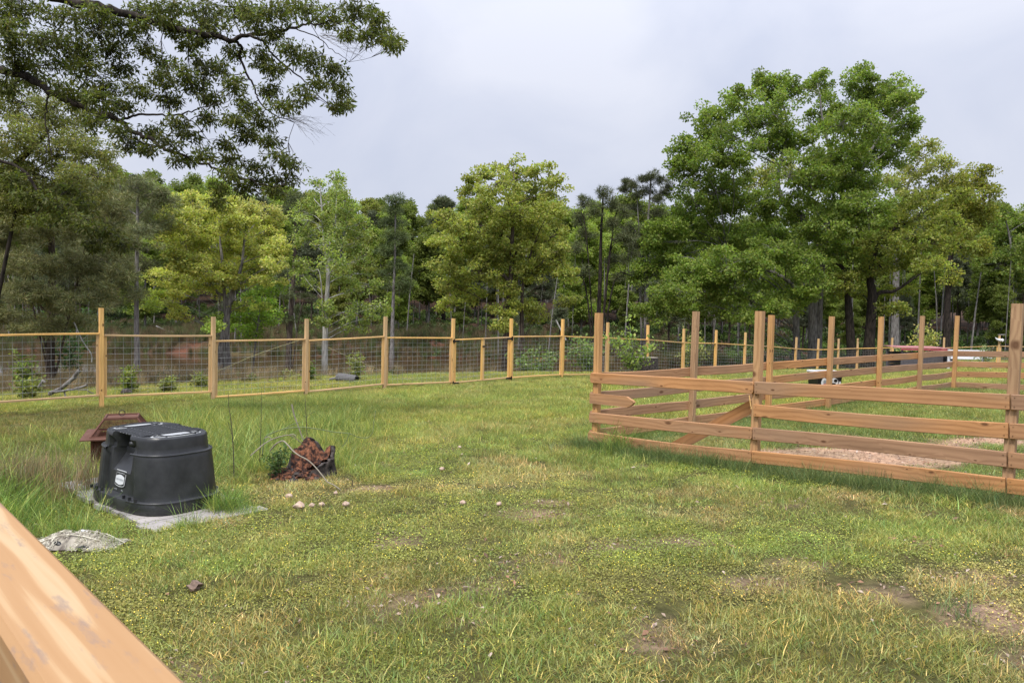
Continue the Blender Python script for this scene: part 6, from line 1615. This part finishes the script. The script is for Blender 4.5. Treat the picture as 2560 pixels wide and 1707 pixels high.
# red sheet roof shelter
RS = gpt(2290, 31.5)
shl = empty('animal_shelter', RS, 'low pen shelter with faded red sheet roof beyond the corral', 'shelter')
M_RED = plain('faded_red_sheet', (.42, .10, .11), rough=.5, var=.3, scale=3, col2=(.30, .05, .06)); M_PINKR = plain('faded_pink_sheet', (.42, .17, .17), rough=.5, var=.15, scale=3); M_GREYW = plain('grey_board', (.11, .10, .11), rough=.9, scale=10)
zt = at(2290, 867, 31.5).z - RS.z
SRt = Matrix.Translation(RS) @ Matrix.Rotation(math.radians(6), 4, 'Z')
for k in range(9):
    x0 = -1.1 + k * .245
    beam('roof_sheet', SRt @ Vector((x0 + .12, -.62, zt - .02)), SRt @ Vector((x0 + .12, .62, zt + .01)), .238, .018, M_PINKR, shl, seg=1, ch=.004)
beam('fascia', SRt @ Vector((-1.1, -.60, zt - .085)), SRt @ Vector((1.1, -.60, zt - .085)), .02, .08, M_RED, shl, seg=1)
for x in (-.98, .98):
    for y in (-.5, .5): beam('shelter_post', SRt @ Vector((x, y, -.1)), SRt @ Vector((x, y, zt - .10)), .07, .07, M_GREYW, shl, seg=1)
for k in range(6):
    z_ = .12 + k * .13
    if z_ > zt - .2: break
    beam('wall_board', SRt @ Vector((-.95, -.545, z_)), SRt @ Vector((.95, -.545, z_)), .018, .122, M_GREYW, shl, seg=1, ch=.003)
    beam('wall_board', SRt @ Vector((-.95, .545, z_)), SRt @ Vector((.95, .545, z_)), .018, .122, M_GREYW, shl, seg=1, ch=.003)

# black crate and white bench
BX = gpt(2371, 31.0); cz_ = at(2371, 884, 31).z - BX.z
cr_ = empty('black_crate', BX, 'small black crate between the red roofed shelter and the white bench', 'crate')
for k in range(4):
    z_ = cz_ - .35 + k * .13
    for yy in (-.2, .2): beam('slat', BX + Vector((-.18, yy, z_)), BX + Vector((.18, yy, z_)), .02, .11, M_BLACK, cr_, seg=1)
    for xx in (-.19, .19): beam('slat', BX + Vector((xx, -.19, z_)), BX + Vector((xx, .19, z_)), .02, .11, M_BLACK, cr_, seg=1)
for xx in (-.17, .17):
    for yy in (-.17, .17): beam('crate_post', BX + Vector((xx, yy, -.05)), BX + Vector((xx, yy, cz_ + .1)), .03, .03, M_BLACK, cr_, seg=1)
WB = gpt(2425, 30.0); zs_ = at(2425, 905, 30).z - WB.z; zb_ = at(2425, 877, 30).z - WB.z
wb = empty('garden_bench', WB, 'old white bench beyond the back rails of the corral', 'bench')
def wbm(nm, a, c_, th, h): return beam(nm, WB + Vector(a), WB + Vector(c_), th, h, M_WHT, wb, seg=1, ch=.004)
wbm('back_panel', (-.62, .28, (zs_ + zb_) / 2 + .04), (.66, .28, (zs_ + zb_) / 2 + .04), .03, max(.2, zb_ - zs_ - .12)); wbm('back_rail', (-.7, .27, zb_), (.75, .27, zb_), .05, .05)
for k in range(4): wbm('seat_slat', (-.72, -.2 + k * .12, zs_), (.72, -.2 + k * .12, zs_), .10, .028)
for x in (-.70, .70):
    wbm('leg', (x, -.2, -.08), (x, -.2, zs_ + .0), .07, .07); wbm('leg', (x, .28, -.08), (x, .28, zb_ + .03), .08, .08); wbm('armrest', (x, -.24, zs_ + .2), (x, .28, zs_ + .2), .07, .03)
bush('weed_plant', 'pale leafy weed growing through the right end of the white bench', 'plant', gpt(2458, 29.6), .95, .35, (.17, .21, .12), 14, .07, 350, n_leaf=8, clumpr=.09)

# white plastic on the fence post
bp_ = seg2[3]; PB = Vector((bp_[0], bp_[1], CZ + bp_[2] - .28)); PB = Vector((bp_[0], bp_[1] - .06, CZ + bp_[2] - .27))
pb = empty('plastic_bag', PB, 'white plastic bag tied round a far fence post, tail to the left', 'bag')
chunk(PB + Vector((.03, -.03, 0)), .14, 61, (1.25, .7, .62), M_WHT, 'bag_body', pb, rough_=.7, freq=10)
tubes('bag_tail', [([PB + Vector((-.05, -.03, 0)), PB + Vector((-.2, -.03, .05)), PB + Vector((-.29, -.03, .14))], [.08, .05, .012])], M_WHT, 7, loc=PB, parent=pb)
cpz = CZ + bp_[2]; o = beam('loose_shingle', Vector((bp_[0] - .07, bp_[1], cpz + .015)), Vector((bp_[0] + .25, bp_[1], cpz + .03)), .14, .022, M_PLANK, None, seg=1); tag(o, 'small pale board laid flat on top of the post with the plastic bag', 'board')
